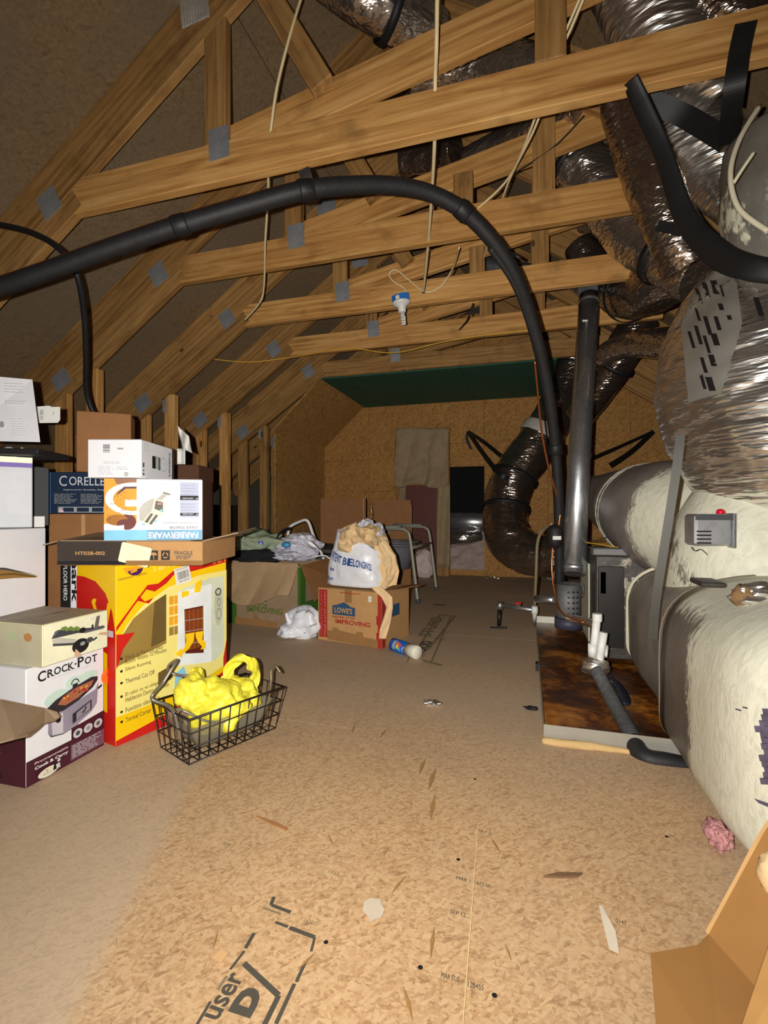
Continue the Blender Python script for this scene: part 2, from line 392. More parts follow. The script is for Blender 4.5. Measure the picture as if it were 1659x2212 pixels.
def _t_trunk(nt, s, n):   # sealant on the near end and along the top
    a = math_(nt, 'MULTIPLY_ADD', s[1], -3.5, 4.95)       # 1 at Y=1.0, .5 at 1.17
    b = math_(nt, 'MULTIPLY_ADD', s[2], 5.0, -1.55)      # .5 at Z=.37
    return math_(nt, 'ADD', math_(nt, 'MAXIMUM', a, b), math_(nt, 'MULTIPLY', math_(nt, 'SUBTRACT', n, 0.5), 0.6))
MTRUNK = mastic('sealed trunk skin', srgb(124, 114, 104), CREAM, _t_trunk)
def _t_cone(nt, s, n):    # two brushed bands along Y
    a = math_(nt, 'MULTIPLY_ADD', s[1], -4.0, 8.9)
    return math_(nt, 'ADD', a, math_(nt, 'MULTIPLY', math_(nt, 'SUBTRACT', n, 0.5), 0.5))
MCONE = mastic('sealed round duct skin', srgb(140, 132, 126), CREAM, _t_cone)
def _t_all(nt, s, n): return math_(nt, 'MULTIPLY_ADD', n, 1.6, -0.05)
MBOOT = mastic('sealed boot skin', srgb(120, 110, 100), CREAM, _t_all)
def _t_half(nt, s, n): return math_(nt, 'MULTIPLY_ADD', n, 3.0, -1.35)
MBOX = mastic('patchy sealed cabinet skin', srgb(66, 62, 58), srgb(176, 168, 150), _t_half)
MTAPE = mastic('grey tape skin', srgb(120, 116, 108), srgb(208, 204, 180), lambda nt, s, n: math_(nt, 'MULTIPLY_ADD', n, 3.6, -1.5))

def rustmat():
    m, nt, bs = newmat('wet rust'); a = noi(nt, coords(nt), 5, 6, 0.65, 0.6); b = noi(nt, coords(nt), 40, 4)
    t = math_(nt, 'ADD', math_(nt, 'MULTIPLY', a, 0.8), math_(nt, 'MULTIPLY', b, 0.25))
    lk(nt, ramp(nt, t, [(0.40, srgb(46, 24, 12)), (0.52, srgb(92, 50, 20)), (0.61, srgb(160, 98, 30)), (0.72, srgb(200, 140, 60))]), bs.inputs['Base Color'])
    bs.inputs['Roughness'].default_value = 0.35; bump(nt, bs, t, 0.2, 0.004); return m
RUST = rustmat()

# ================================================================ building shell
RX, RS = -0.51, 0.69                        # ridge line and roof slope
YB = 5.15                                   # back wall
def rlow(X): return CAMZ+1.314+RS*(1.234-abs(X-RX))      # underside of the top chords
def pieces(parent, name, mat, rects, fn, thick, gap=0.0015):
    """sheets laid on a plane: rects in plane units, fn(u,v,w) -> room"""
    for (u0, u1, v0, v1) in rects:
        m = MB(); g = gap
        a = [fn(u0+g, v0+g, 0), fn(u1-g, v0+g, 0), fn(u1-g, v1-g, 0), fn(u0+g, v1-g, 0)]
        m.prism(a, fn(0, 0, -thick)-fn(0, 0, 0)); m.build(name, mat, parent)
def sheets(u0, u1, v0, v1, du, dv, ou=0.0, ov=0.0, stag=0.0):
    out = []; us = [u0]; u = u0+(ou or du)
    while u < u1-0.05: us.append(u); u += du
    us.append(u1)
    for i in range(len(us)-1):
        vs = [v0]; v = v0+(ov or dv)+(stag if i % 2 else 0)
        while v < v1-0.05:
            if v > v0+0.05: vs.append(v)
            v += dv
        vs.append(v1)
        for j in range(len(vs)-1): out.append((us[i], us[i+1], vs[j], vs[j+1]))
    return out
def struct(name, bm, mat): return tag(bm.build(name, mat), kind='structure')

fl_ = struct('floor', MB().box((-0.9, 1.9, -0.05), (5.2, 6.6, 0.06)), CARDD)
pieces(fl_, 'floor_panel', FLOOR, sheets(-3.4, 1.6, -1.3, 5.2, 1.22, 2.44, 0.45, 0.24, 1.22) , lambda u, v, w: V((u, v, w)), 0.02, 0.0008)

# roof: two slopes of deck sheets nailed over the rafters
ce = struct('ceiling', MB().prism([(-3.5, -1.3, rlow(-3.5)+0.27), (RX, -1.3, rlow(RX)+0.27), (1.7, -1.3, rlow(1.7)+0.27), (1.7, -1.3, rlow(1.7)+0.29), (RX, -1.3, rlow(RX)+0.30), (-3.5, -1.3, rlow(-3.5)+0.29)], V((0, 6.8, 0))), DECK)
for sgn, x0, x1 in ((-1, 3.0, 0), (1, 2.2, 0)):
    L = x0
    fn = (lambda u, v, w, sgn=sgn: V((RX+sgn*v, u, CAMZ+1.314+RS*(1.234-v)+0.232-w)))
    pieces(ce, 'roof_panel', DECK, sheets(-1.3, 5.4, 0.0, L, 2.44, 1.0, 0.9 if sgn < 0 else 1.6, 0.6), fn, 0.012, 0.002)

# back wall of strand-board sheets with a low opening
OPX0, OPX1, OPZ0, OPZ1 = onY(972, 1100, YB).x, onY(1046, 1100, YB).x, 0.06, onY(1010, 1008, YB).z
wb = tag(thing('wall_back', None, None, (-0.5, YB, 0)), kind='structure')
def wfn(u, v, w): return V((u, YB-w, v))
rects = []
xs = [-2.45, -1.70, OPX0, OPX1, 0.20, 0.95, 1.66]
for i in range(len(xs)-1):
    a, b = xs[i], xs[i+1]
    if a == OPX0: rects += [(a, b, OPZ1, 1.40), (a, b, 1.40, 2.75), (a, b, 0.0, OPZ0)]
    else: rects += [(a, b, 0.0, 0.9 if i % 2 else 1.25), (a, b, 0.9 if i % 2 else 1.25, 2.75)]
pieces(wb, 'wall_panel', WALLB, rects, wfn, 0.012)
# closed rear end of the attic behind the viewer
wf = struct('wall_front', MB().box((-0.9, -1.32, 1.4), (5.2, 0.03, 2.9)), DECK)
# right knee wall
wr = tag(thing('wall_right', None, None, (1.52, 2, 0)), kind='structure')
pieces(wr, 'wall_panel', WALLS, sheets(-1.3, YB, 0, 1.45, 1.22, 1.5), lambda u, v, w: V((1.52-w, u, v)), 0.012)
# left: boarded stretch of knee wall at the far end, open studs nearer; dark eave space behind
KX = -2.24
wl = tag(thing('wall_left', None, None, (KX, 4.6, 0)), kind='structure')
YK = onY(562, 1000, 4.2).y; YK = 4.02
pieces(wl, 'wall_panel', WALLS, [(YK, 5.0, 0, 1.40), (5.0, YB, 0, 1.40)], lambda u, v, w: V((KX+w, u, v)), 0.012)
# sloped board between knee wall and green board
pa = V((-1.76, 0, CAMZ+1.2)); pb = V((KX, 0, 1.40))
pieces(wl, 'slope_panel', WALLS, [(YK-0.06, 5.0, 0, 1), (5.0, YB, 0, 1)], lambda u, v, w: V((pb.x+(pa.x-pb.x)*v+w*0.6, u, pb.z+(pa.z-pb.z)*v-w*0.8)), 0.012)
EAVE = flat('shade darkened eave kraft', (46, 36, 28), 0.9, var=0.3, scale=12, bmp=0.5)  # kraft colour darkened to paint the shade deep in the eave
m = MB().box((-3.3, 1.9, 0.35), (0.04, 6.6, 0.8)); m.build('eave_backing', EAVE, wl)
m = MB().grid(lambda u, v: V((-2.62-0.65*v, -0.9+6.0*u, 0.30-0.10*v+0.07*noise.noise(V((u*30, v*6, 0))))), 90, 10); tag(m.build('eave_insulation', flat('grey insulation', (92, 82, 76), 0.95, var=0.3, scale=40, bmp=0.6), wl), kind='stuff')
# space behind the opening
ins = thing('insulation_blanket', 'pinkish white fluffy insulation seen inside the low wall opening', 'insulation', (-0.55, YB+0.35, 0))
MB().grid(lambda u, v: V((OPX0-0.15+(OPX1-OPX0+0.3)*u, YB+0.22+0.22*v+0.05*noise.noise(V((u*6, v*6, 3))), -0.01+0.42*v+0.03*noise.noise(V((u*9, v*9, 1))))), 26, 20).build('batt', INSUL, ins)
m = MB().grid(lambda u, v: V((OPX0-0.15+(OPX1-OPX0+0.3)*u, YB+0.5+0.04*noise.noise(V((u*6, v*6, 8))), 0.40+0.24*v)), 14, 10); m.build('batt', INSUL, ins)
m = MB().box((-0.5, YB+0.75, 0.8), (1.2, 0.02, 1.6)); m.build('dark_void_sheet', flat('painted void black', (9, 9, 10), 0.95), ins)  # near-black sheet paints the darkness of the empty space behind
d = thing('metal_pipe_duct', 'bare shiny round metal duct crossing inside the low wall opening', 'duct', (-0.55, YB+0.3, 0.57))
MB().tube([(OPX0-0.2, YB+0.34, 0.57), (OPX1+0.2, YB+0.30, 0.55)], 0.105, 20).build('pipe', GALV, d)
for k in range(3): MB().lathe([(0.105, 0), (0.1085, 0.006), (0.105, 0.012)], (OPX0+0.07+k*0.13, YB+0.335-k*0.01, 0.57-0.003*k), (1, -0.05, -0.02), 20, cap=False).build('rib', GALV, d)
d = thing('small_foil_duct', 'dark crumpled foil duct below the shiny pipe inside the wall opening', 'duct', (-0.6, YB+0.25, 0.4))
MB().tube([(OPX0-0.1, YB+0.25, 0.40), (OPX0+0.12, YB+0.2, 0.385), (OPX1-0.06, YB+0.26, 0.42)], [0.085, 0.08, 0.06], 24, 10, wr=0.1).build('jacket', FOIL, d)

# ================================================================ roof trusses
def board(parent, name, p, q, w_, t_, mat, wdir, bev=0.0025):
    p, q = V(p), V(q); x = (q-p).normalized(); y = (wdir-x*wdir.dot(x)).normalized(); z = x.cross(y); L = (q-p).length
    W = Matrix(((x.x, y.x, z.x, p.x), (x.y, y.y, z.y, p.y), (x.z, y.z, z.z, p.z), (0, 0, 0, 1)))
    return MB().box((L/2, 0, 0), (L, w_, t_), bev=bev).build(name, mat, parent, W)
def gusset(parent, c, w_, h_, rot, side=-1, mat=None):
    """toothed nail plate on the face of a joint: sheet with pressed ribs"""
    x = V((math.cos(rot), 0, math.sin(rot))); z = V((-math.sin(rot), 0, math.cos(rot))); m = MB(); c = V(c)
    W = Matrix(((x.x, 0, z.x, c.x), (x.y, 1, z.y, c.y), (x.z, 0, z.z, c.z), (0, 0, 0, 1)))
    m.box((0, 0, 0), (w_, 0.0014, h_))
    n = max(4, int(w_/0.011))
    for i in range(n):
        u = (i+0.5)/n*w_-w_/2
        m.box((u, side*0.0014, 0), (0.0042, 0.0022, h_*0.94))
    return m.build('gusset_plate', mat or PLATE, parent, W)
CZ = CAMZ+1.275
ORD = ['nearest', 'second', 'third', 'fourth', 'fifth', 'sixth', 'seventh']
LAB = ['nearest roof truss, its broad bottom chord crossing just under the foil ducts',
       'second roof truss from the viewer, its bottom chord passing behind the arching black pipe',
       'third roof truss from the viewer, carrying the white lamp holder with blue box',
       'fourth roof truss from the viewer, with the yellow cable drooping along its chord',
       'fifth roof truss from the viewer, at the front edge of the green ceiling board',
       'sixth roof truss, half hidden above the green ceiling board', 'farthest roof truss over the back wall, mostly hidden by nearer trusses']
TY = [1.53+0.61*k for k in range(5)]+[4.58, 5.08]
for k, Y in enumerate(TY):
    t = thing('roof_truss', LAB[k], 'truss', (RX, Y, CZ), 'roof trusses across the attic')
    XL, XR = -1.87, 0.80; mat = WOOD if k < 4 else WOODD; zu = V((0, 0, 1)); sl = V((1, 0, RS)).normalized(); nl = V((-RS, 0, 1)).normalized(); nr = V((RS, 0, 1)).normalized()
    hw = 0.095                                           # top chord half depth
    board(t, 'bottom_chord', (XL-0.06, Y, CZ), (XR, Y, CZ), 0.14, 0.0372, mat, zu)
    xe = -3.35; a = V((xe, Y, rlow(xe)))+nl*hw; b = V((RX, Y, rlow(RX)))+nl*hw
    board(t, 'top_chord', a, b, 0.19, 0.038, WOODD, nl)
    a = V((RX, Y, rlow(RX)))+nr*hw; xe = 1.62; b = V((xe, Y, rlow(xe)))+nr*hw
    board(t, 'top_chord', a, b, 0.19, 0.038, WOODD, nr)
    # short board scabbed under the left top chord, from the bottom chord down to the knee wall
    a = V((-1.755, Y, rlow(-1.755)))-nl*0.0445; b = V((-2.75, Y, rlow(-2.75)))-nl*0.0445
    if k < 5: board(t, 'scab_board', a, b, 0.089, 0.038, WOODD, nl)
    xv, xw = -1.09, 0.065
    board(t, 'web', (xv, Y, CZ+0.07), (xv, Y, rlow(xv)+0.05), 0.089, 0.037, WOODD, V((1, 0, 0)))
    board(t, 'web', (xw, Y, CZ+0.07), (xw, Y, rlow(xw)+0.05), 0.089, 0.037, WOODD, V((1, 0, 0)))
    if k < 6: board(t, 'diagonal_web', (xv-0.01, Y+0.04, CAMZ+1.36), (0.36, Y+0.04, CAMZ+1.36+0.187*1.46), 0.125, 0.038, mat, zu)
    board(t, 'web', (-0.92, Y, rlow(-0.92)+0.02), (-0.67, Y, CAMZ+1.46), 0.085, 0.036, WOODD, V((1, 0, 0)))
    if k in (1, 2, 3): board(t, 'web', (-0.27, Y, CZ+0.07), (-0.27, Y, CAMZ+1.49), 0.085, 0.036, WOODD, V((1, 0, 0)))
    if k < 6:   # knee wall uprights
        zt = rlow(-2.53)+0.02
        board(t, 'stud', (-2.55, Y+0.004, 0.0), (-2.55, Y+0.004, zt), 0.092, 0.038, mat, V((1, 0, 0)))
        board(t, 'stud', (-2.33, Y+0.01, 0.0), (-2.33, Y+0.01, rlow(-2.33)-0.1), 0.075, 0.05, mat, V((1, 0, 0)))
        gusset(t, (-2.54, Y-0.0245, zt-0.03), 0.12, 0.10, 0.60)
        gusset(t, (-2.365, Y-0.0165, rlow(-2.33)-0.17), 0.03, 0.10, 0)
    if k < 6:
        gusset(t, (-1.875, Y-0.0200, CZ-0.005), 0.10, 0.11, 0.5)
        gusset(t, (xv+0.02, Y-0.0200, CZ+0.065), 0.085, 0.115, 0.05)
        gusset(t, (xv-0.085, Y-0.0200, rlow(xv)+0.10), 0.12, 0.125, 0.1, mat=galv('glare bright plate', (0.8, 0.8, 0.78), 0.5) if k == 0 else None)  # brighter steel paints the flash glare on the nearest truss's plate
# green board under the last chords
gb = thing('green_ceiling_board', 'dark green moisture board screwed under the far trusses before the back wall', 'board', (-0.6, 4.5, CAMZ+1.2))
for (x0, x1) in ((-1.75, -0.53), (-0.53, 0.22)):
    MB().box(((x0+x1)/2, (TY[4]-0.02+YB)/2, CAMZ+1.195), (x1-x0-0.003, YB-TY[4]+0.01, 0.012)).build('board_sheet', GREEN, gb)
# ================================================================ heating and cooling plant on the right
def strap_ring(parent, c, axis, r, w_=0.03, name='strap_band'):
    return MB().lathe([(r, -w_/2), (r+0.004, -w_/2), (r+0.004, w_/2), (r, w_/2)], c, axis, 28, cap=False).build(name, STRAP, parent)

# drain pan
PX0, PX1, PY0, PY1 = 0.045, 0.98, fl(1178, 1600).y, 3.0
p = thing('drain_pan', 'rusty brown metal drain pan with galvanised rim on the floor under the furnace', 'pan', ((PX0+PX1)/2, 2.2, 0))
MB().box(((PX0+PX1)/2, (PY0+PY1)/2, 0.006), (PX1-PX0-0.004, PY1-PY0-0.004, 0.008)).build('pan_floor', RUST, p)
m = MB()
for c, s in ((((PX0+PX1)/2, PY0, 0.024), (PX1-PX0, 0.002, 0.046)), (((PX0+PX1)/2, PY1, 0.024), (PX1-PX0, 0.002, 0.046)), ((PX0, (PY0+PY1)/2, 0.024), (0.002, PY1-PY0, 0.046)), ((PX1, (PY0+PY1)/2, 0.024), (0.002, PY1-PY0, 0.046))): m.box(c, s)
m.build('rim', flat('pan rim steel', (168, 164, 152), 0.45, 0.5, scale=9), p)
MB().tube([V((PX0-0.005, PY0-0.012, 0.004)), V((PX0+0.08, PY0-0.016, 0.006)), V((PX0+0.16, PY0-0.010, 0.004)), V((PX0+0.24, PY0-0.012, 0.003))], [0.008, 0.012, 0.010, 0.006], 10, 6, wr=0.3).build('foam_bead', flat('tan foam bead', (196, 164, 112), 0.9, bmp=0.4), p)
q = fl(1172, 1440, 0.03)
MB().box((PX0-0.008, q.y, 0.03), (0.012, 0.035, 0.03)).box((PX0+0.012, q.y-0.004, 0.034), (0.02, 0.006, 0.006)).build('float_switch', INK, p)

# furnace cabinet
f = thing('furnace_cabinet', 'dark metal furnace cabinet smeared with grey sealant, standing in the drain pan', 'furnace', (0.6, 2.6, 0))
FX0, FX1, FY0, FY1, FZ1 = 0.275, 0.95, 2.22, 2.86, 0.455
MB().box(((FX0+FX1)/2, (FY0+FY1)/2, 0.03+FZ1/2), (FX1-FX0, FY1-FY0, FZ1-0.02), bev=0.006).build('casing', MBOX, f)
MB().box((FX0-0.003, FY0+0.36, 0.24), (0.006, 0.34, 0.36), bev=0.002).build('access_panel', MBOOT, f)
MB().box((FX0+0.06, FY0-0.003, 0.26), (0.10, 0.006, 0.34), bev=0.002).build('front_panel', DARKM, f)
for z in (0.10, 0.38): MB().box((FX0+0.15, FY0-0.006, z), (0.03, 0.008, 0.02), bev=0.002).build('clip', GALV, f)
MB().box(((FX0+FX1)/2, FY0+0.04, FZ1+0.035), (FX1-FX0+0.02, 0.09, 0.03), bev=0.004).build('top_flange', GALVD, f)
for x in (FX0+0.02, FX1-0.02):
    for y in (FY0+0.03, FY1-0.03): MB().box((x, y, 0.024), (0.04, 0.04, 0.024)).build('foot', INK, f)
MB().box((FX0+0.03, FY0-0.005, 0.36), (0.02, 0.002, 0.09)).build('label_tag', LGREY, f)

# horizontal trunk lying along the floor, rounded-box section, closed near end
def superduct(m, ys, cx, hw, z0, z1, n=64, e=3.2, rag=0.0):
    rings = []
    for i, (y, k, dx) in enumerate(ys):
        ring = []; zc_ = (z0+z1)/2; hz = (z1-z0)/2
        for j in range(n):
            a = 2*math.pi*j/n; c, s = math.cos(a), math.sin(a)
            ee = e if s > 0 else 9.0; x = math.copysign(abs(c)**(2/ee), c)*hw*k; z = math.copysign(abs(s)**(2/ee), s)*hz*(k if k < 1 else 1)
            b = 1+0.018*noise.noise(V((x*7, y*7, z*7)))
            ring.append(m.bm.verts.new((cx+dx+x*b, y, zc_-(0 if k >= 1 else hz*(1-k)*0.4)+z*b)))
        rings.append(ring)
    for a, b in zip(rings, rings[1:]):
        for j in range(n): m.bm.faces.new((a[j], a[(j+1) % n], b[(j+1) % n], b[j])).smooth = True
    m.bm.faces.new(rings[0][::-1]); m.bm.faces.new(rings[-1]); return m
TX0 = fl(1500, 1740).x; TCX = TX0+0.42
t = thing('supply_trunk', 'big rounded duct brushed with cream sealant, lying on the floor at the right edge', 'duct', (TCX, 1.5, 0))
superduct(MB(), [(0.90, 0.70, 0.05), (0.915, 0.83, 0.035), (0.945, 0.92, 0.02), (1.0, 0.98, 0.004), (1.10, 1.0, 0)]+[(1.10+0.06*i, 1.0, 0) for i in range(1, 8)], TCX, 0.42, 0.012, 0.49).build('near_wrap', MTRUNK, t)
MSHELL = mastic('smooth grey duct shell', srgb(150, 142, 130), srgb(196, 186, 164), lambda nt, s, n: math_(nt, 'MULTIPLY_ADD', s[2], 4.0, -1.25))
superduct(MB(), [(1.50, 0.99, 0.0), (1.58, 0.985, 0.004), (1.70, 0.97, 0.0), (1.85, 0.97, -0.002), (2.0, 0.965, 0.0), (2.10, 0.95, 0.004), (2.16, 0.92, 0.01), (2.20, 0.86, 0.02)], TCX, 0.42, 0.055, 0.475).build('far_shell', MSHELL, t)
def seam_ring(y, k, dx, z0, z1, nm, mat, r=0.006):
    pts = []
    for j in range(49):
        a = 2*math.pi*j/48; c, s = math.cos(a), math.sin(a); e = 3.2 if s > 0 else 9.0
        pts.append(V((TCX+dx+math.copysign(abs(c)**(2/e), c)*(0.42*k+0.002), y, (z0+z1)/2+math.copysign(abs(s)**(2/e), s)*((z1-z0)/2*min(k, 1)+0.002))))
    return MB().tube(pts, r, 6, 1, smooth=False).build(nm, mat, t)
seam_ring(1.525, 1.0, 0, 0.012, 0.49, 'seam_bead', flat('brown seam', (120, 108, 92), 0.7), 0.0025)
seam_ring(2.12, 0.95, 0.004, 0.06, 0.475, 'seam_bead', flat('pale sealant bead', (206, 198, 172), 0.7), 0.007)
b = onY(1513, 1300, 1.32); MB().box((b.x+0.02, 1.34, 0.485), (0.05, 0.09, 0.012), bev=0.003).build('raised_tab', MBOX, t)
_nt = bvh([o for o in t.children if o.name.startswith('near_wrap')][0])
_r = random.Random(5); _q = [[(1607, 1526), (1618, 1529), (1617, 1532), (1606, 1529)], [(1592, 1530), (1604, 1534), (1603, 1537), (1590, 1533)], [(1630, 1724), (1672, 1738), (1672, 1748), (1640, 1734)]]
for k in range(13):
    y = 1530+k*12.5; x = 1640-10*math.sin(k*0.5)+12*_r.random()-(0 if k < 8 else 8); _q.append([(x, y), (1673, y-3+6*_r.random()), (1673, y+15), (x+3, y+14)])
for q in _q:
    o = decal(t, _nt, 'bare_streak', flat('bare violet grey film', (98, 90, 112), 0.4, 0.3, var=0.4, scale=50), [q], 4, 6, 0.002)
    if not len(o.data.polygons): bpy.data.objects.remove(o)
pk = thing('pink_insulation_tuft', 'tuft of pink fibre insulation poking out under the near end of the cream duct', 'insulation', fl(1530, 1830))
q = fl(1543, 1826); MB().blob((q.x+0.006, q.y+0.0, 0.024), (0.020, 0.036, 0.020), 0.5, 2.5, 3, 4, flatz=-0.021, cre=0.8).build('fibre', flat('pink fibre', (200, 142, 142), 0.95, var=0.15, scale=60, bmp=0.9), pk)

# round supply duct tapering away towards the back wall
r_ = thing('round_supply_duct', 'tapered round duct with cream brushed sealant bands running to the back wall', 'duct', at(1400, 1110, 2.3))
c0, c1, c2, c3, c4 = at(1264, 1068, 3.5), at(1300, 1075, 2.95), at(1378, 1098, 2.35), at(1455, 1120, 2.0), at(1560, 1155, 1.78)
MB().tube([c0, c1, c2, c3, c4], [0.13, 0.135, 0.205, 0.24, 0.22], 40, 8, wr=0.015).build('duct_skin', MCONE, r_)
for c, d_, rr in ((at(1392, 1102, 2.29), c2-c1, 0.214), (at(1402, 1105, 2.24), c2-c1, 0.219)):
    MB().lathe([(rr, -0.015), (rr+0.006, -0.008), (rr+0.007, 0.006), (rr, 0.015)], c, d_, 36, cap=False).build('sealed_joint', MBOOT, r_)

# plenum boot joining trunk, round duct and the foil plenum
b_ = thing('plenum_boot', 'cream sealed sheet-metal boot between trunk and foil plenum, behind the damper motor', 'duct', (0.78, 1.45, 0.45))
m = MB(); bc = at(1650, 1215, 1.50)
m.tube([V((bc.x+0.02, bc.y+0.02, 0.42)), V((bc.x, bc.y, 0.56)), at(1690, 1150, 1.60)], [0.33, 0.25, 0.22], 40, 8, wr=0.03, seed=4).build('boot_skin', MBOOT, b_)
cl = at(1530, 1160, 1.58)
MB().lathe([(0.075, 0), (0.075, 0.12), (0.082, 0.125), (0.082, 0.14), (0.075, 0.145)], at(1500, 1165, 1.62), (at(1590, 1190, 1.47)-at(1500, 1165, 1.62)), 30).build('collar', GALV, b_)

_bb = bvh(b_.children[0]) if len(b_.children) else bvh([o for o in bpy.data.objects if o.name.startswith('boot_skin')][0])
_h = [q for q in (onto(_bb, 1645, 1292, 0.004), onto(_nt, 1645, 1292, 0.004)) if q is not None]; _h = min(zdepth(q) for q in _h) if _h else 1.3
MB().blob(at(1650, 1292, _h), (0.055, 0.03, 0.030), 0.5, 2.4, 77, 4, cre=1.0).build('torn_foil', FOILB, b_)
MB().blob(at(1608, 1288, _h+0.01), (0.024, 0.02, 0.024), 0.5, 2.4, 78, 3, cre=1.0).build('torn_lining', flat('torn brown lining', (120, 92, 60), 0.9, bmp=0.5), b_)
# damper motor with red lamp
dm = thing('damper_motor', 'silver vented damper motor housing with a red lamp on top, beside the foil plenum', 'motor', at(1527, 1143, 1.40))
dc = at(1528, 1144, 1.36); Wd = Matrix.Translation(dc) @ Matrix.Rotation(TH-0.15, 4, 'Z')
MB().box((0, 0, 0), (0.094, 0.07, 0.088), bev=0.007).build('housing', galv('bright housing', (0.62, 0.63, 0.66), 0.42), dm, Wd)
MB().box((0.052, 0.0, -0.002), (0.008, 0.076, 0.096), bev=0.002).build('back_plate', GALV, dm, Wd)
for i in range(4): MB().box((-0.025, -0.0355, -0.004-i*0.0105), (0.036, 0.002, 0.004)).build('vent_slot', INK, dm, Wd)
MB().box((0.0, -0.0355, 0.035), (0.093, 0.0015, 0.016), bev=0.0005).build('top_band', DGREY, dm, Wd)
MB().lathe([(0.010, 0), (0.011, 0.006), (0.009, 0.012), (0.004, 0.015)], (0, 0, 0), (0, 0, 1), 14).build('lamp_cap', flat('red lens', (214, 20, 44), 0.25), dm, Wd @ Matrix.Translation((0.028, -0.012, 0.043)))
m = MB(); m.tube([at(1493, 1182, 1.36), at(1502, 1190, 1.36), at(1515, 1187, 1.37), at(1530, 1200, 1.39)], 0.0012, 6); m.build('lead_wire', INK, dm)
MB().tube([at(1535, 1170, 1.41), at(1545, 1172, 1.46)], 0.012, 10).build('mount_stub', GALV, dm)

# foil plenum
fp = thing('foil_plenum', 'huge crumpled shiny foil wrapped plenum filling the right edge', 'duct', at(1700, 800, 1.6))
pts = [at(1695, 575, 1.66), at(1700, 660, 1.64), at(1702, 760, 1.60), at(1706, 830, 1.52), at(1724, 905, 1.47), at(1768, 972, 1.43), at(1900, 1015, 1.41)]
PLT = bvh(MB().tube(pts, [0.24, 0.33, 0.365, 0.36, 0.345, 0.305, 0.27], 96, 16, wr=0.06, seed=2).build('foil_jacket', FOILB, fp))
# printed tape patches on the plenum's left side (grey tape with black block print)
TAPEM = flat('grey printed tape', (150, 146, 138), 0.35, 0.35, scale=8)
pt = decal(fp, PLT, 'printed_tape', TAPEM, [((1500, 585), (1590, 590), (1605, 700), (1474, 705)), ((1474, 705), (1605, 700), (1560, 850), (1490, 870))], 16, 10, 0.004)
for (px, py, ww, hh) in ((1528, 628, 9, 34), (1547, 622, 14, 30), (1553, 700, 9, 30), (1532, 705, 9, 40), (1512, 640, 7, 34), (1512, 725, 8, 40), (1530, 745, 7, 38), (1497, 735, 7, 36), (1524, 790, 8, 34), (1542, 780, 12, 26), (1560, 665, 10, 14), (1578, 688, 9, 10), (1510, 680, 6, 30), (1548, 735, 13, 26), (1562, 630, 5, 26), (1640, 665, 12, 40), (1538, 830, 14, 30), (1522, 825, 7, 30)):
    s_ = 0.30; q = [(px-ww/2+dx*ww+(dy-0.5)*hh*s_, py-hh/2+dy*hh) for dx, dy in ((0, 0), (1, 0), (1, 1), (0, 1))]
    o = decal(fp, PLT, 'tape_print', INK, [q], 2, 3, 0.0055)
    if not len(o.data.polygons): bpy.data.objects.remove(o)
# grey taped elbow with cream beads, nearest the viewer at upper right
ge = thing('taped_elbow', 'grey taped duct elbow edged with cream sealant at the upper right edge', 'duct', at(1700, 400, 1.35))
MB().tube([at(1725, 300, 1.30), at(1722, 420, 1.30), at(1740, 520, 1.32), at(1840, 570, 1.36)], [0.165, 0.175, 0.165, 0.15], 40, 8, wr=0.05, seed=6).build('elbow_skin', MTAPE, ge)
MB().tube([at(1640, 230, 1.22), at(1598, 300, 1.20), at(1578, 375, 1.18), at(1596, 450, 1.15), at(1660, 500, 1.10)], 0.006, 8).build('seam_bead', flat('pale sealant bead', (206, 198, 172), 0.7), ge)
MB().tube([at(1628, 330, 1.13), at(1604, 365, 1.14), at(1585, 395, 1.15)], 0.004, 8).build('seam_bead', flat('pale sealant bead', (206, 198, 172), 0.7), ge)

# flexible ducts above
def flex(name_l, pts, r, mat=FOILD, wr=0.05, seed=0, bands=(), seg=48, sub=12, parts=()):
    t = thing('flexible_duct', name_l, 'duct', pts[len(pts)//2], 'foil flexible ducts')
    jk = MB().tube(pts, r, seg, sub, wr=wr, seed=seed).build('foil_jacket', mat, t)
    P = smooth_path(pts, 12); R = r if isinstance(r, (list, tuple)) else [r]*len(pts)
    for bt in bands:
        i = int(bt*(len(P)-2)); x = bt*(len(R)-1); j = min(int(x), len(R)-2)
        strap_ring(jk, P[i], P[i+1]-P[i], R[j]*1.06+0.004)
    return t
flex('brown foil duct hanging from the nearest bottom chord down to the plenum top', [at(1325, 150, 1.75), at(1350, 240, 1.72), at(1395, 360, 1.70), at(1440, 470, 1.68), at(1490, 570, 1.70)], [0.055, 0.075, 0.085, 0.08, 0.09], FOILD, 0.06, 1)
flex('wide shiny foil duct with black strap under the nearest bottom chord at far right', [at(1660, 440, 1.72), at(1560, 350, 1.74), at(1480, 290, 1.78), at(1420, 200, 1.80), at(1380, 120, 1.75)], [0.13, 0.135, 0.13, 0.12, 0.12], FOILB, 0.05, 2, (0.62,))
flex('foil duct high above the nearest bottom chord at the top edge', [at(1560, 190, 1.62), at(1450, 90, 1.60), at(1385, 20, 1.61), at(1330, -110, 1.58)], [0.11, 0.115, 0.115, 0.11], FOILB, 0.05, 3)
flex('dark foil duct in the top right corner above the chord', [at(1500, -20, 1.52), at(1600, 30, 1.50), at(1720, 60, 1.48)], [0.06, 0.06, 0.06], FOILD, 0.06, 12)
flex('foil duct crossing behind the second bottom chord towards the plenum', [at(1530, 590, 2.0), at(1440, 545, 2.16), at(1360, 490, 2.28), at(1290, 400, 2.34), at(1235, 345, 2.35), at(1180, 300, 2.38)], [0.13, 0.125, 0.13, 0.135, 0.12, 0.10], FOIL, 0.06, 4, (0.22, 0.82))
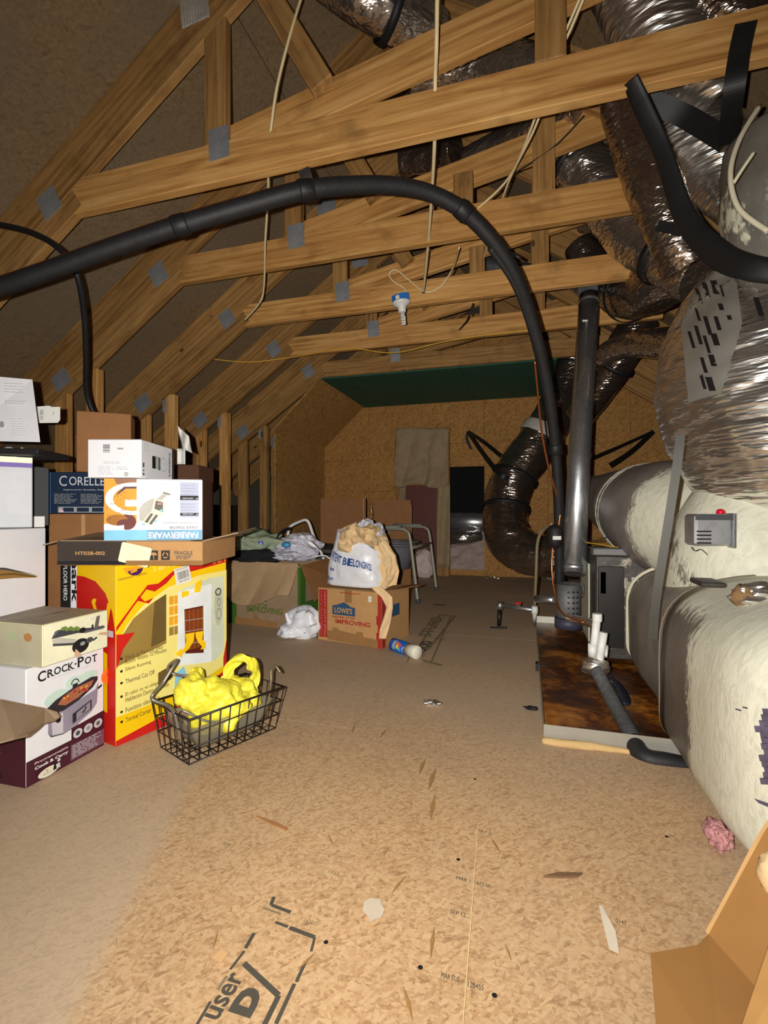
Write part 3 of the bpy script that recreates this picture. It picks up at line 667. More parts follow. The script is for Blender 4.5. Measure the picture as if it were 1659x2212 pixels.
flex('brown foil duct sagging between the third and fourth chords beside the grey vent pipe', [at(1480, 590, 2.35), at(1410, 620, 2.5), at(1350, 630, 2.75), at(1290, 590, 2.95), at(1250, 530, 3.0)], [0.13, 0.14, 0.135, 0.11, 0.09], FOILD, 0.05, 5, (0.45,))
flex('thin foil duct running level under the fourth chord beside the plenum', [at(1500, 740, 2.5), at(1420, 742, 2.8), at(1350, 745, 3.1), at(1300, 770, 3.3)], [0.085, 0.085, 0.08, 0.07], FOIL, 0.06, 6)
flex('long brown foil duct slanting down behind the grey vent pipe', [at(1385, 690, 3.3), at(1345, 760, 3.35), at(1300, 830, 3.5), at(1250, 900, 3.7)], [0.12, 0.125, 0.12, 0.11], FOILD, 0.05, 7, (0.5,))
bd = flex('foil elbow duct hung on black webbing in front of the back wall', [at(1243, 748, 4.28), at(1238, 790, 4.3), at(1215, 860, 4.3), at(1168, 945, 4.3), at(1112, 1030, 4.28), at(1092, 1100, 4.22), at(1098, 1160, 4.1), at(1140, 1195, 3.95), at(1200, 1203, 3.8), at(1260, 1205, 3.7)], [0.15, 0.16, 0.17, 0.185, 0.19, 0.19, 0.19, 0.175, 0.165, 0.16], FOILD, 0.07, 8, (0.13, 0.45, 0.57), 56, 12)
for (c_, d_, r0, nm) in ((at(1196, 1203, 3.81), RT, 0.178, 'sealed_collar'), (at(1172, 938, 4.3), UP*0.8+RT*0.5, 0.192, 'sealed_collar')):
    MB().lathe([(r0, -0.05), (r0+0.006, -0.04), (r0+0.006, 0.03), (r0, 0.05)], c_, d_, 32, cap=False).build(nm, flat('grey white sealant', (176, 170, 162), 0.7, bmp=0.3), bd)
sv = thing('webbing_hanger', 'black webbing strap nailed to the back wall, left of the foil elbow duct', 'strap', at(1010, 930, 4.75), 'black webbing straps on the back wall')
q = onY(1011, 932, YB-0.03)
MB().ribbon([q, at(1045, 955, 4.6), at(1082, 985, 4.25)], 0.035).build('webbing', STRAP, sv)
MB().ribbon([q, at(1040, 975, 4.6), at(1075, 1020, 4.1), at(1100, 1035, 4.06)], 0.04).build('webbing', STRAP, sv)
MB().ribbon([q, q+V((-0.01, -0.01, -0.08)), q+V((0.035, -0.02, -0.19))], 0.03).build('loose_end', STRAP, sv)
sv = thing('webbing_hanger', 'black webbing strap forking to the back wall right of the grey vent pipe', 'strap', at(1350, 960, 4.4), 'black webbing straps on the back wall')
q = onY(1412, 932, YB-0.03)
MB().ribbon([q, at(1350, 960, 4.4), at(1280, 990, 3.85)], 0.03).build('webbing', STRAP, sv)
MB().ribbon([q, at(1365, 975, 4.4), at(1318, 1006, 3.9)], 0.045).build('webbing', STRAP, sv)
flex('large shiny duct with black band near the ridge at the top edge', [at(690, -90, 1.76), at(770, -30, 1.80), at(850, 20, 1.86), at(940, 85, 1.96)], [0.10, 0.105, 0.105, 0.09], FOIL, 0.05, 9, (0.66,))
flex('dark foil duct passing under the diagonal of the nearest truss', [at(880, 170, 2.1), at(960, 150, 2.08), at(1060, 140, 2.02), at(1150, 150, 1.92), at(1230, 190, 1.85)], [0.075, 0.085, 0.085, 0.08, 0.07], FOIL, 0.06, 10)
flex('small foil duct dipping behind the second diagonal web', [at(1010, 350, 2.6), at(1090, 310, 2.45), at(1170, 260, 2.2), at(1260, 230, 2.0)], [0.07, 0.07, 0.07, 0.07], FOIL, 0.06, 11)
flex('faint dark foil duct between the third truss webs', [at(870, 350, 2.78), at(930, 340, 2.72), at(985, 325, 2.62)], [0.09, 0.09, 0.08], FOILD, 0.06, 13)

# wide black duct hanger straps at upper right
st = thing('duct_strap', 'broad black duct hanger strap curving from the nearest chord to the right edge', 'strap', at(1450, 350, 1.4), 'broad black duct straps')
MB().tube([at(1362, 172, 1.36), at(1385, 225, 1.38), at(1432, 330, 1.39), at(1480, 470, 1.36), at(1550, 548, 1.26), at(1620, 578, 1.17), at(1700, 588, 1.12)], [0.022, 0.026, 0.026, 0.030, 0.032, 0.028, 0.026], 12, 10, flat_=0.32).build('strap_body', STRAP, st)
MB().ribbon([at(1420, 487, 1.52), at(1470, 497, 1.46)], 0.03).build('side_band', STRAP, st)
st = thing('duct_strap', 'black forked duct strap hanging over the right end of the nearest chord', 'strap', at(1590, 200, 1.35), 'broad black duct straps')
MB().ribbon([at(1612, 48, 1.28), at(1598, 110, 1.28), at(1585, 200, 1.30), at(1572, 310, 1.45)], 0.05).build('strap_body', STRAP, st)
MB().ribbon([at(1398, 215, 1.62), at(1480, 252, 1.60), at(1570, 305, 1.50)], 0.06).build('strap_body', STRAP, st)
# galvanised hanger strap in front of the round duct
gs = thing('hanger_strap', 'long narrow galvanised strap hanging in front of the cream round duct', 'strap', at(1440, 1130, 1.3))
MB().ribbon([at(1470, 940, 1.24), at(1462, 1010, 1.24), at(1440, 1150, 1.25), at(1418, 1290, 1.27), at(1410, 1380, 1.29)], 0.021, 0.003).build('strap_body', flat('dull strap steel', (66, 64, 58), 0.55, 0.2), gs)

# vent pipe
vp = thing('vent_pipe', 'tall galvanised vent pipe leaning up from the furnace to the third chord', 'pipe', at(1240, 1240, 2.30))
p0, p1, p2 = at(1239, 1240, 2.28), at(1253, 960, 2.48), at(1273, 640, 2.72)
MB().tube([p0, p1, p2], 0.054, 28, 1, smooth=False).build('pipe', GALV, vp)
for (px, py, zc) in ((1239, 1228, 2.29), (1252, 985, 2.47), (1272, 655, 2.71)):
    c = at(px, py, zc); MB().lathe([(0.054, -0.012), (0.058, -0.006), (0.058, 0.006), (0.054, 0.012)], c, p1-p0, 28, cap=False).build('joint_ring', GALV, vp)
c = at(1264, 693, 2.62); MB().box((0, 0, 0), (0.03, 0.002, 0.010)).build('paper_label', PAPER, vp, Matrix.Translation(c) @ Matrix.Rotation(TH, 4, 'Z'))
MB().lathe([(0.054, 0.0), (0.051, 0.05), (0.047, 0.055)], at(1236, 1262, 2.26), (p0-p1), 28).build('reducer', GALV, vp)
bt_ = at(1228, 1302, 2.22); MB().lathe([(0.050, 0.085), (0.050, -0.085)], bt_, (0, 0, 1), 28).build('draft_hood', GALVD, vp)
m = MB()
for i in range(3):
    for j in range(5):
        a = -1.5+(i-1)*0.42+TH; m.box((0, 0, 0), (0.010, 0.002, 0.008), Matrix.Translation(bt_+V((math.cos(a)*0.0505, math.sin(a)*0.0505, 0.055-j*0.024))) @ Matrix.Rotation(a+math.pi/2, 4, 'Z'))
m.build('hood_slots', INK, vp)
MB().lathe([(0.058, -0.022), (0.058, 0.022)], at(1227, 1345, 2.2), (0, 0, 1), 28).build('hood_base', flat('blue grey base', (60, 62, 78), 0.5), vp)
MB().tube([at(1222, 1334, 2.13), at(1245, 1338, 2.1), at(1275, 1345, 2.0), at(1290, 1352, 1.95)], [0.014, 0.018, 0.018, 0.016], 14, 8, wr=0.15).build('foil_tape_arm', FOILB, vp)
MB().tube([at(1270, 628, 2.76), at(1235, 604, 2.95), at(1150, 590, 3.1), at(1040, 572, 3.3)], 0.054, 24, 6).build('upper_pipe', galv('blue grey pipe', (0.30, 0.33, 0.36), 0.4), vp)

# PVC drain stubs and insulated condensate line
pv = thing('condensate_drain', 'white plastic drain stubs joined to a grey wrapped line with black elbow at the pan', 'pipe', at(1290, 1430, 1.7))
MB().tube([at(1290, 1328, 1.70), at(1281, 1418, 1.70)], 0.0135, 16).build('riser', PVC, pv)
MB().lathe([(0.0155, -0.014), (0.0165, -0.010), (0.0165, 0.010), (0.0155, 0.014)], at(1290, 1334, 1.70), (0, 0, 1), 18).build('riser_cap', PVC, pv)
MB().tube([at(1304, 1366, 1.66), at(1294, 1432, 1.66)], 0.0135, 16).build('riser', PVC, pv)
MB().lathe([(0.0155, 0), (0.0155, 0.045)], at(1280, 1418, 1.70), (0, 0, 1), 18).build('riser_socket', PVC, pv)
MB().tube([at(1306, 1418, 1.68), at(1309, 1395, 1.70)], 0.009, 12).build('stub', PVC, pv)
MB().blob(at(1287, 1440, 1.66), (0.045, 0.035, 0.03), 0.3, 3, 5, 3, cre=0.9).build('tape_wad', FOILB, pv)
MB().tube([at(1288, 1446, 1.64), at(1310, 1490, 1.58), at(1340, 1545, 1.47), at(1372, 1602, 1.34)], [0.021, 0.0215, 0.0215, 0.022], 18, 8, wr=0.03).build('wrapped_line', flat('grey wrap tape', (84, 84, 84), 0.6, var=0.35, scale=70, bmp=0.4), pv)
MB().tube([at(1368, 1596, 1.345), at(1380, 1624, 1.31), at(1402, 1640, 1.285), at(1440, 1646, 1.27), at(1480, 1655, 1.26)], [0.024, 0.025, 0.025, 0.024, 0.024], 20, 8).build('elbow', BLACK, pv)
MB().tube([at(1300, 1455, 1.75), at(1335, 1480, 1.72), at(1362, 1530, 1.62)], 0.03, 12, 6, flat_=0.25).build('dark_strip', flat('dark blue film', (40, 42, 56), 0.4), pv)

# gas line
gp = thing('gas_pipe', 'thin black iron gas pipe with red valve rising from the floor beside the pan', 'pipe', fl(1078, 1352))
zc = zdepth(fl(1078, 1352)); a0 = fl(1078, 1352)
MB().tube([a0, at(1079, 1318, zc)], 0.012, 12).build('riser', DARKM, gp)
MB().lathe([(0.017, -0.02), (0.019, 0), (0.017, 0.02)], at(1080, 1308, zc), (0, 0, 1), 14).build('elbow', GALV, gp)
MB().tube([at(1080, 1307, zc), at(1155, 1318, zc*0.93)], 0.011, 12).build('run', GALV, gp)
MB().box((0, 0, 0), (0.035, 0.012, 0.012), bev=0.003).build('valve_handle', RED, gp, Matrix.Translation(at(1119, 1303, zc*0.96)) @ Matrix.Rotation(TH, 4, 'Z'))
MB().lathe([(0.015, -0.012), (0.017, 0), (0.015, 0.012)], at(1120, 1311, zc*0.965), (1, 0, 0), 12).build('valve_body', GALV, gp)
MB().tube([fl(1154, 1352), at(1155, 1318, zc*0.93)], 0.010, 12).build('drip_leg', PVC, gp)
MB().lathe([(0.016, -0.022), (0.018, 0), (0.016, 0.022)], at(1155, 1318, zc*0.93), (0, 0, 1), 14).build('tee', PVC, gp)
MB().tube([at(1155, 1310, zc*0.93), at(1158, 1240, 2.55), at(1161, 1175, 2.5), at(1172, 1145, 2.45), at(1192, 1134, 2.38)], 0.008, 12, 8).build('flexible_connector', flat('brushed gas connector', (176, 160, 130), 0.4, 0.6), gp)
MB().tube([at(1158, 1293, 2.5), at(1198, 1296, 2.4)], 0.018, 14).build('union', GALV, gp)
gr = thing('floor_grate', 'small dark slotted grate set in the floor under the gas pipe', 'grate', fl(1078, 1356))
for k in range(6):
    c = fl(1062+k*6, 1357); MB().box(c+V((0, 0, 0.003)), (0.008, 0.035, 0.005)).build('bar', INK, gr)
c = fl(1077, 1357); MB().box(c+V((0, 0, 0.002)), (0.10, 0.008, 0.004)).build('cross_bar', INK, gr)

# black insulated refrigerant line with copper line, arching across
ln = thing('insulated_line', 'thick black insulated pipe arching under the chords and dropping beside the vent pipe', 'pipe', at(1207, 1250, 2.3))
LP = [at(-60, 640, 1.42), at(0, 621, 1.42), at(120, 580, 1.42), at(250, 533, 1.42), at(390, 487, 1.42), at(540, 443, 1.43), at(660, 411, 1.44), at(760, 401, 1.48), at(850, 401, 1.52), at(930, 418, 1.56), at(1000, 456, 1.60), at(1060, 515, 1.65), at(1110, 590, 1.72), at(1145, 680, 1.82), at(1170, 775, 1.92), at(1188, 870, 2.02), at(1200, 970, 2.12), at(1206, 1080, 2.2), at(1208, 1180, 2.26), at(1208, 1260, 2.3)]
MB().tube(LP, [0.026]*8+[0.025]*4+[0.024]*4+[0.022]*4, 16, 8).build('foam_sleeve', BLACK, ln)
off = UP*0.022+RT*0.004
MB().tube([q+UP*0.030 for q in LP[:7]], 0.0045, 8, 8).build('liquid_line', COPPER, ln)
MB().tube([at(1155, 780, 1.9), at(1162, 850, 1.98), at(1170, 930, 2.06), at(1185, 1010, 2.13), at(1200, 1060, 2.17), at(1210, 1100, 2.2), at(1206, 1140, 2.2)], 0.0045, 8, 8).build('liquid_line', COPPER, ln)
MB().tube([at(1195, 1165, 2.2), at(1192, 1230, 2.2), at(1200, 1290, 2.16), at(1215, 1325, 2.1), at(1260, 1345, 2.02)], 0.0045, 8, 8).build('liquid_line', COPPER, ln)
MB().tube([q-UP*0.027+FW*0.01 for q in LP[11:17]], 0.011, 10, 8).build('second_sleeve', BLACK, ln)
for i, nm in ((4, 'tape_wrap'), (6, 'tape_wrap'), (10, 'tape_wrap'), (16, 'tape_wrap')):
    MB().lathe([(0.028, -0.022), (0.030, -0.018), (0.030, 0.018), (0.028, 0.022)], LP[i], LP[i+1]-LP[i], 18).build(nm, STRAP, ln)
MB().ribbon([at(660, 410, 1.415), at(662, 385, 1.43), at(655, 365, 1.47)], 0.035).build('hanger', flat('grey hanger', (70, 68, 68), 0.5), ln)
MB().tube([at(1102, 545, 1.66), at(1114, 552, 1.62), at(1124, 558, 1.62)], 0.006, 8).build('tie_tail', STRAP, ln)
fd = thing('filter_drier', 'small black filter drier canister with white label beside the vent pipe', 'filter', at(1199, 1160, 2.12))
MB().lathe([(0.008, -0.055), (0.022, -0.046), (0.034, -0.034), (0.035, 0.03), (0.024, 0.044), (0.008, 0.052)], at(1199, 1158, 2.13), (0, 0, 1), 22).build('canister', INK, fd)
c = at(1203, 1162, 2.09); MB().box((0, 0, 0), (0.036, 0.002, 0.016)).build('paper_label', PAPER, fd, Matrix.Translation(c) @ Matrix.Rotation(TH, 4, 'Z'))
# thin dark cable on the left
bc = thing('black_cable', 'black cable looping from the left roof slope down behind the boxes', 'cable', at(190, 870, 2.0))
MB().tube([at(-20, 482, 1.75), at(60, 500, 1.72), at(125, 535, 1.68), at(165, 590, 1.70), at(182, 680, 1.8), at(186, 770, 1.9), at(188, 850, 2.0), at(210, 905, 2.05), at(250, 950, 2.1)], 0.0105, 10, 8).build('sheath', STRAP, bc)

# ================================================================ cables and lamp
def cable(label, paths, r=0.0042, mat=CABLE):
    t = thing('electric_cable', label, 'cable', paths[0][-1])
    for P in paths: MB().tube(P, r, 8, 8).build('sheath', mat, t)
    return t
cable('cream cable hanging at upper left, passing behind the nearest chord and second chord', [[at(662, -40, 1.66), at(628, 70, 1.66), at(598, 190, 1.67), at(584, 290, 1.70), at(579, 330, 1.74), at(579, 420, 1.95), at(573, 520, 2.2), at(570, 620, 2.5), at(560, 655, 2.6), at(528, 692, 2.75)]], 0.005)
cable('straight cream cable pair dropping at centre to the third chord', [[at(945, -60, 1.36), at(943, 90, 1.43), at(940, 180, 1.52), at(939, 300, 1.62), at(932, 430, 1.9), at(922, 560, 2.3), at(914, 632, 2.6)]], 0.0065)
cable('cream twin cables slanting down at upper right behind the nearest chord', [[at(1268, -40, 1.38), at(1225, 60, 1.45), at(1192, 132, 1.52), at(1150, 270, 1.68), at(1098, 385, 1.95), at(1030, 452, 2.1)], [at(1276, -40, 1.38), at(1234, 60, 1.45), at(1202, 132, 1.52), at(1158, 270, 1.68), at(1102, 385, 1.95), at(1068, 480, 2.3), at(1050, 540, 2.6), at(1028, 618, 3.1)]], 0.0045)
cable('thin dark wire swagging below the second diagonal at the right', [[at(1262, 250, 1.95), at(1205, 310, 2.0), at(1150, 350, 2.03), at(1098, 382, 2.05)]], 0.003, INK)
cable('yellow cable drooping along the fourth chord', [[onY(455, 775, 3.1), onY(540, 782, 3.2), onY(640, 770, 3.31), onY(745, 752, 3.32), onY(850, 762, 3.32), onY(960, 738, 3.32), onY(1060, 722, 3.32), onY(1150, 714, 3.32)]], 0.0042, YCABLE)
cable('dark wire curling under the third chord', [[onY(1022, 655, 2.8), onY(1010, 690, 2.85), onY(992, 712, 3.2)]], 0.004, INK)
cable('thin yellow wire running level above the furnace cabinet', [[at(1265, 1172, 2.3), at(1290, 1175, 2.2), at(1330, 1182, 2.1), at(1385, 1184, 2.0)]], 0.003, YCABLE)
cable('thin dark wire rising from the vent pipe toward the cream round duct', [[at(1265, 1170, 2.3), at(1300, 1165, 2.25), at(1325, 1152, 2.2), at(1342, 1148, 2.2)]], 0.0025, INK)
lh = thing('lamp_holder', 'white lamp holder with a spiral bulb on a blue box under the third chord', 'lamp', onY(862, 660, 3.33))
LY = 2.695; lc = onY(866, 648, LY); lc.z -= 0.0
Wl = Matrix.Translation(lc) @ Matrix.Rotation(-0.12, 4, 'Y') @ Matrix.Scale(0.84, 4)
m = MB(); n8 = [(math.cos(math.pi/8+k*math.pi/4)*0.064, math.sin(math.pi/8+k*math.pi/4)*0.03) for k in range(8)]
m.prism([V((x, y, -0.02)) for x, y in n8], V((0, 0, 0.055))); m.build('junction_box', flat('blue plastic', (42, 112, 190), 0.4), lh, Wl)
MB().box((-0.015, -0.0315, 0.01), (0.026, 0.002, 0.026)).build('box_label', PAPER, lh, Wl)
MB().lathe([(0.062, -0.018), (0.064, -0.024), (0.05, -0.036), (0.028, -0.05), (0.024, -0.085), (0.021, -0.088)], (0, 0, 0), (0, 0, 1), 28).build('holder', PVC, lh, Wl)
MB().lathe([(0.016, -0.085), (0.017, -0.118), (0.019, -0.122)], (0, 0, 0), (0, 0, 1), 18).build('bulb_base', PVC, lh, Wl)
sp_ = [V((math.cos(a)*0.0125, math.sin(a)*0.0125, -0.125-0.0032*a/1.2)) for a in [k*0.5 for k in range(38)]]
MB().tube(sp_, 0.0055, 8, 2).build('spiral_tube', flat('bulb glass', (240, 236, 226), 0.3), lh, Wl)
MB().tube([onY(880, 640, LY), onY(872, 622, LY), onY(850, 608, LY), onY(841, 592, LY), onY(856, 583, LY), onY(885, 606, LY), onY(918, 630, LY), onY(950, 620, LY), onY(978, 580, 2.6), onY(992, 535, 2.3)], 0.0042, 8, 8).build('supply_cable', CABLE, lh)
# ================================================================ printed faces
_tc = {}
def text_tris(s, bold=0.0):
    if (s, bold) in _tc: return _tc[(s, bold)]
    cu = bpy.data.curves.new('t', 'FONT'); cu.body = s; cu.resolution_u = 3; cu.offset = bold
    o = bpy.data.objects.new('t', cu); COL.objects.link(o)
    dg = bpy.context.evaluated_depsgraph_get(); me = o.evaluated_get(dg).to_mesh()
    vs = [v.co.copy() for v in me.vertices]; fs = [tuple(p.vertices) for p in me.polygons]
    o.evaluated_get(dg).to_mesh_clear(); bpy.data.objects.remove(o); bpy.data.curves.remove(cu)
    if vs:
        x0 = min(v.x for v in vs); x1 = max(v.x for v in vs); y0 = min(v.y for v in vs); y1 = max(v.y for v in vs)
        vs = [((v.x-x0)/(x1-x0), (v.y-y0)/(y1-y0)) for v in vs]
    else: x0 = y0 = 0; x1 = y1 = 1
    _tc[(s, bold)] = (vs, fs, (x1-x0)/(y1-y0)); return _tc[(s, bold)]
class Print:
    """flat ink on a face; u,v are fractions of the face, layers lie a hair apart"""
    def __init__(s, O, U, Vv, N): s.O, s.U, s.V, s.N = V(O), V(U), V(Vv), V(N).normalized(); s.bm = bmesh.new(); s.mats = []; s.lay = 0
    def mi(s, m):
        if m not in s.mats: s.mats.append(m)
        return s.mats.index(m)
    def pt(s, u, v): return s.O+s.U*u+s.V*v+s.N*(0.0006+0.00012*s.lay)
    def poly(s, pts, m, step=True):
        f = s.bm.faces.new([s.bm.verts.new(s.pt(*p)) for p in pts]); f.material_index = s.mi(m)
        if step: s.lay += 1
        return s
    def rect(s, u0, v0, u1, v1, m): return s.poly([(u0, v0), (u1, v0), (u1, v1), (u0, v1)], m)
    def ell(s, u, v, ru, rv, m, n=24, a0=0, a1=2*math.pi): return s.poly([(u+ru*math.cos(a0+(a1-a0)*k/n), v+rv*math.sin(a0+(a1-a0)*k/n)) for k in range(n if a1-a0 > 6.2 else n+1)], m)
    def ring(s, u, v, ru, rv, wd, m, n=20, a0=0, a1=2*math.pi):
        for k in range(n):
            a, b = a0+(a1-a0)*k/n, a0+(a1-a0)*(k+1)/n
            s.poly([(u+ru*math.cos(a), v+rv*math.sin(a)), (u+ru*math.cos(b), v+rv*math.sin(b)), (u+ru*(1-wd)*math.cos(b), v+rv*(1-wd)*math.sin(b)), (u+ru*(1-wd)*math.cos(a), v+rv*(1-wd)*math.sin(a))], m, False)
        s.lay += 1; return s
    def line(s, pts, w_, m):
        """polyline; w_ in metres"""
        LU, LV = s.U.length, s.V.length
        for a, b in zip(pts, pts[1:]):
            dx, dy = (b[0]-a[0])*LU, (b[1]-a[1])*LV; L = math.hypot(dx, dy) or 1; nx, ny = -dy/L*w_/2/LU, dx/L*w_/2/LV
            s.poly([(a[0]-nx, a[1]-ny), (b[0]-nx, b[1]-ny), (b[0]+nx, b[1]+ny), (a[0]+nx, a[1]+ny)], m, False)
        s.lay += 1; return s
    def text(s, t, u, v, wu, hv, m, rot=0.0, bold=0.0, slant=0.0):
        """text filling a wu x hv box (fractions, before rotation) whose lower-left corner is u,v; rot about that corner"""
        vs, fs, asp = text_tris(t, bold); LU, LV = s.U.length, s.V.length; W, H = wu*LU, hv*LV; c, sn = math.cos(rot), math.sin(rot); i = s.mi(m)
        bv = []
        for x, y in vs:
            X, Y = x*W+slant*y*H, y*H; bv.append(s.bm.verts.new(s.pt(u+(X*c-Y*sn)/LU, v+(X*sn+Y*c)/LV)))
        for f in fs:
            try: s.bm.faces.new([bv[k] for k in f]).material_index = i
            except ValueError: pass
        s.lay += 1; return s
    def lines(s, u0, v0, u1, v1, n, m, fill=0.5, seed=1, seg=0.08):
        """small unreadable copy as broken strokes"""
        r = random.Random(seed); h = (v1-v0)/n
        for k in range(n):
            u = u0; e = u1-(u1-u0)*0.3*r.random()
            while u < e:
                l = min(seg*(0.4+r.random()), e-u)
                s.poly([(u, v1-k*h-h*fill), (u+l, v1-k*h-h*fill), (u+l, v1-k*h), (u, v1-k*h)], m, False); u += l+seg*0.18
        s.lay += 1; return s
    def bars(s, u0, v0, u1, v1, n, m, vertical=True, seed=3):
        r = random.Random(seed); x = 0.0
        ws = [0.4+r.random() for _ in range(2*n)]; T = sum(ws)
        for k, q in enumerate(ws):
            a, b = x/T, (x+q)/T; x += q
            if k % 2 == 0:
                if vertical: s.poly([(u0+(u1-u0)*a, v0), (u0+(u1-u0)*b, v0), (u0+(u1-u0)*b, v1), (u0+(u1-u0)*a, v1)], m, False)
                else: s.poly([(u0, v0+(v1-v0)*a), (u1, v0+(v1-v0)*a), (u1, v0+(v1-v0)*b), (u0, v0+(v1-v0)*b)], m, False)
        s.lay += 1; return s
    def build(s, name, parent):
        me = bpy.data.meshes.new(name); s.bm.normal_update(); s.bm.to_mesh(me); s.bm.free()
        for m in s.mats: me.materials.append(m)
        o = bpy.data.objects.new(name, me); COL.objects.link(o); o.parent = parent; o.matrix_parent_inverse = pw(parent).inverted(); return o
class Box:
    """carton from its near bottom corner A: U along the front, D into the room, h high"""
    def __init__(s, name, label, A, Udir, w_, d, h, mat, group=None, bev=0.002, cat='box', open_=False, wall=0.004):
        s.A = V(A); s.U = V((Udir.x, Udir.y, 0)).normalized(); s.D = V((-s.U.y, s.U.x, 0)); s.w, s.d, s.h = w_, d, h
        s.t = thing(name, label, cat, s.A+s.U*w_/2+s.D*d/2, group); s.o = s.A
        W = s.frame(); m = MB()
        if not open_: m.box((w_/2, d/2, h/2), (w_, d, h), bev=bev)
        else:
            m.box((w_/2, wall/2, h/2), (w_, wall, h)).box((w_/2, d-wall/2, h/2), (w_, wall, h)).box((wall/2, d/2, h/2), (wall, d-2*wall, h)).box((w_-wall/2, d/2, h/2), (wall, d-2*wall, h)).box((w_/2, d/2, wall/2), (w_-2*wall, d-2*wall, wall))
        s.body = m.build('carton', mat, s.t, W)
    def frame(s): return Matrix(((s.U.x, s.D.x, 0, s.A.x), (s.U.y, s.D.y, 0, s.A.y), (0, 0, 1, s.A.z), (0, 0, 0, 1)))
    def P(s, u, d, h): return s.A+s.U*u+s.D*d+V((0, 0, h))
    def front(s): return Print(s.A, s.U*s.w, V((0, 0, s.h)), -s.D)
    def right(s): return Print(s.P(s.w, 0, 0), s.D*s.d, V((0, 0, s.h)), s.U)
    def left(s): return Print(s.P(0, s.d, 0), -s.D*s.d, V((0, 0, s.h)), -s.U)
    def top(s): return Print(s.P(0, 0, s.h), s.U*s.w, s.D*s.d, V((0, 0, 1)))
    def flap(s, pts, mat, name='flap', thick=0.004):
        """sheet through room points"""
        m = MB(); m.face(pts); return m.build(name, mat, s.t, thick=thick)
def udir(a, b): d = b-a; return V((d.x, d.y, 0)).normalized()
IMG = RT   # parallel to the picture
# ================================================================ stacked cartons on the left
# heater carton (yellow and red)
A = fl(250, 1613); B = fl(489, 1512)
hb = Box('heater_box', 'tall yellow and red room-heater carton standing on the floor behind the wire basket', A, udir(A, B), (B-A).length, 0.20, CAMZ+(CY-1222)/F*zdepth(A), YEL)
HZ = hb.h
# face frame measured in the picture: u from left edge to right edge, v from floor to top
f = hb.front()
f.poly([(0, 0), (1, 0), (1, 0.22), (0.72, 0.13), (0.4, 0.07), (0, 0.03)], RED)
f.poly([(0, 0.16), (0, 0.55), (0.08, 0.66), (0.2, 0.75), (0.42, 0.84), (0.7, 0.885), (1, 0.90), (1, 0.25), (0.7, 0.19), (0.35, 0.165)], PALEY)
f.poly([(0.98, 0.0), (1.0, 0.0), (1.0, 0.42), (0.965, 0.30), (0.965, 0.1)], RED)
BRN = flat('brown print', (150, 122, 60), 0.5); BRN2 = flat('dark brown print', (104, 84, 44), 0.5)
f.poly([(0.005, 0.44), (0.40, 0.50), (0.40, 0.80), (0.27, 0.755), (0.13, 0.69), (0.04, 0.60), (0.005, 0.55)], BRN)
f.poly([(0.27, 0.50), (0.40, 0.52), (0.40, 0.80), (0.30, 0.765)], BRN2)
f.poly([(0.33, 0.25), (0.46, 0.28), (0.46, 0.36), (0.33, 0.335)], BRN2)
AMB = flat('amber print', (226, 160, 40), 0.5)
for i in range(2):
    for j in range(4): f.rect(0.425+i*0.045, 0.54+j*0.063, 0.465+i*0.045, 0.592+j*0.063, AMB if j else BRN)
# flame stroke
f.poly([(0, 0.66), (0.13, 0.775), (0.24, 0.87), (0.33, 0.87), (0.47, 0.94), (0.60, 0.955), (1.0, 0.985), (1.0, 1.035-0.08), (0.60, 0.915), (0.53, 0.895), (0.50, 0.935), (0.40, 0.865), (0.30, 0.825), (0.23, 0.845), (0.12, 0.75), (0, 0.635)], RED)
f.poly([(0.15, 0.79), (0.25, 0.76), (0.29, 0.79), (0.22, 0.775), (0.17, 0.815)], RED)
f.poly([(0, 0.62), (0.03, 0.615), (0.14, 0.61), (0.05, 0.53), (0.01, 0.44), (0, 0.43)], RED)
# heater picture
f.poly([(0.50, 0.36), (0.87, 0.30), (0.965, 0.35), (0.965, 0.86), (0.83, 0.86), (0.56, 0.82), (0.50, 0.80)], flat('heater shell print', (206, 214, 190), 0.5))
f.poly([(0.50, 0.34), (0.83, 0.30), (0.83, 0.82), (0.50, 0.80)], flat('white print', (228, 232, 232), 0.5))
f.poly([(0.57, 0.405), (0.75, 0.375), (0.745, 0.685), (0.56, 0.685)], flat('dark red print', (92, 30, 14), 0.5))
OR = flat('orange print', (208, 104, 52), 0.5)
for i in range(13): f.line([(0.572+i*0.0135, 0.42), (0.568+i*0.0135, 0.675)], 0.0013, OR if i % 3 else AMB)
for v in (0.46, 0.54, 0.61): f.line([(0.562, v+0.004), (0.748, v-0.006)], 0.0012, LGREY)
f.poly([(0.565, 0.53), (0.655, 0.525), (0.645, 0.47), (0.60, 0.43), (0.535, 0.405), (0.535, 0.385), (0.475, 0.42), (0.53, 0.45), (0.535, 0.43), (0.565, 0.455), (0.575, 0.485)], flat('gold print', (250, 200, 20), 0.5))
f.poly([(0.662, 0.525), (0.742, 0.52), (0.733, 0.47), (0.745, 0.445), (0.77, 0.455), (0.765, 0.40), (0.71, 0.405), (0.73, 0.42), (0.69, 0.455), (0.668, 0.49)], flat('gold print', (250, 200, 20), 0.5))
f.poly([(0.53, 0.76), (0.60, 0.77), (0.60, 0.80), (0.53, 0.80)], flat('gold print', (250, 200, 20), 0.5)); f.poly([(0.65, 0.78), (0.71, 0.78), (0.73, 0.86), (0.66, 0.84)], flat('gold print', (250, 200, 20), 0.5))
f.ell(0.90, 0.66, 0.045, 0.13, flat('panel print', (190, 190, 160), 0.5))
f.ring(0.898, 0.76, 0.034, 0.026, 0.35, DGREY); f.ring(0.905, 0.69, 0.022, 0.03, 0.4, GREY); f.ring(0.905, 0.61, 0.03, 0.042, 0.3, GREY)
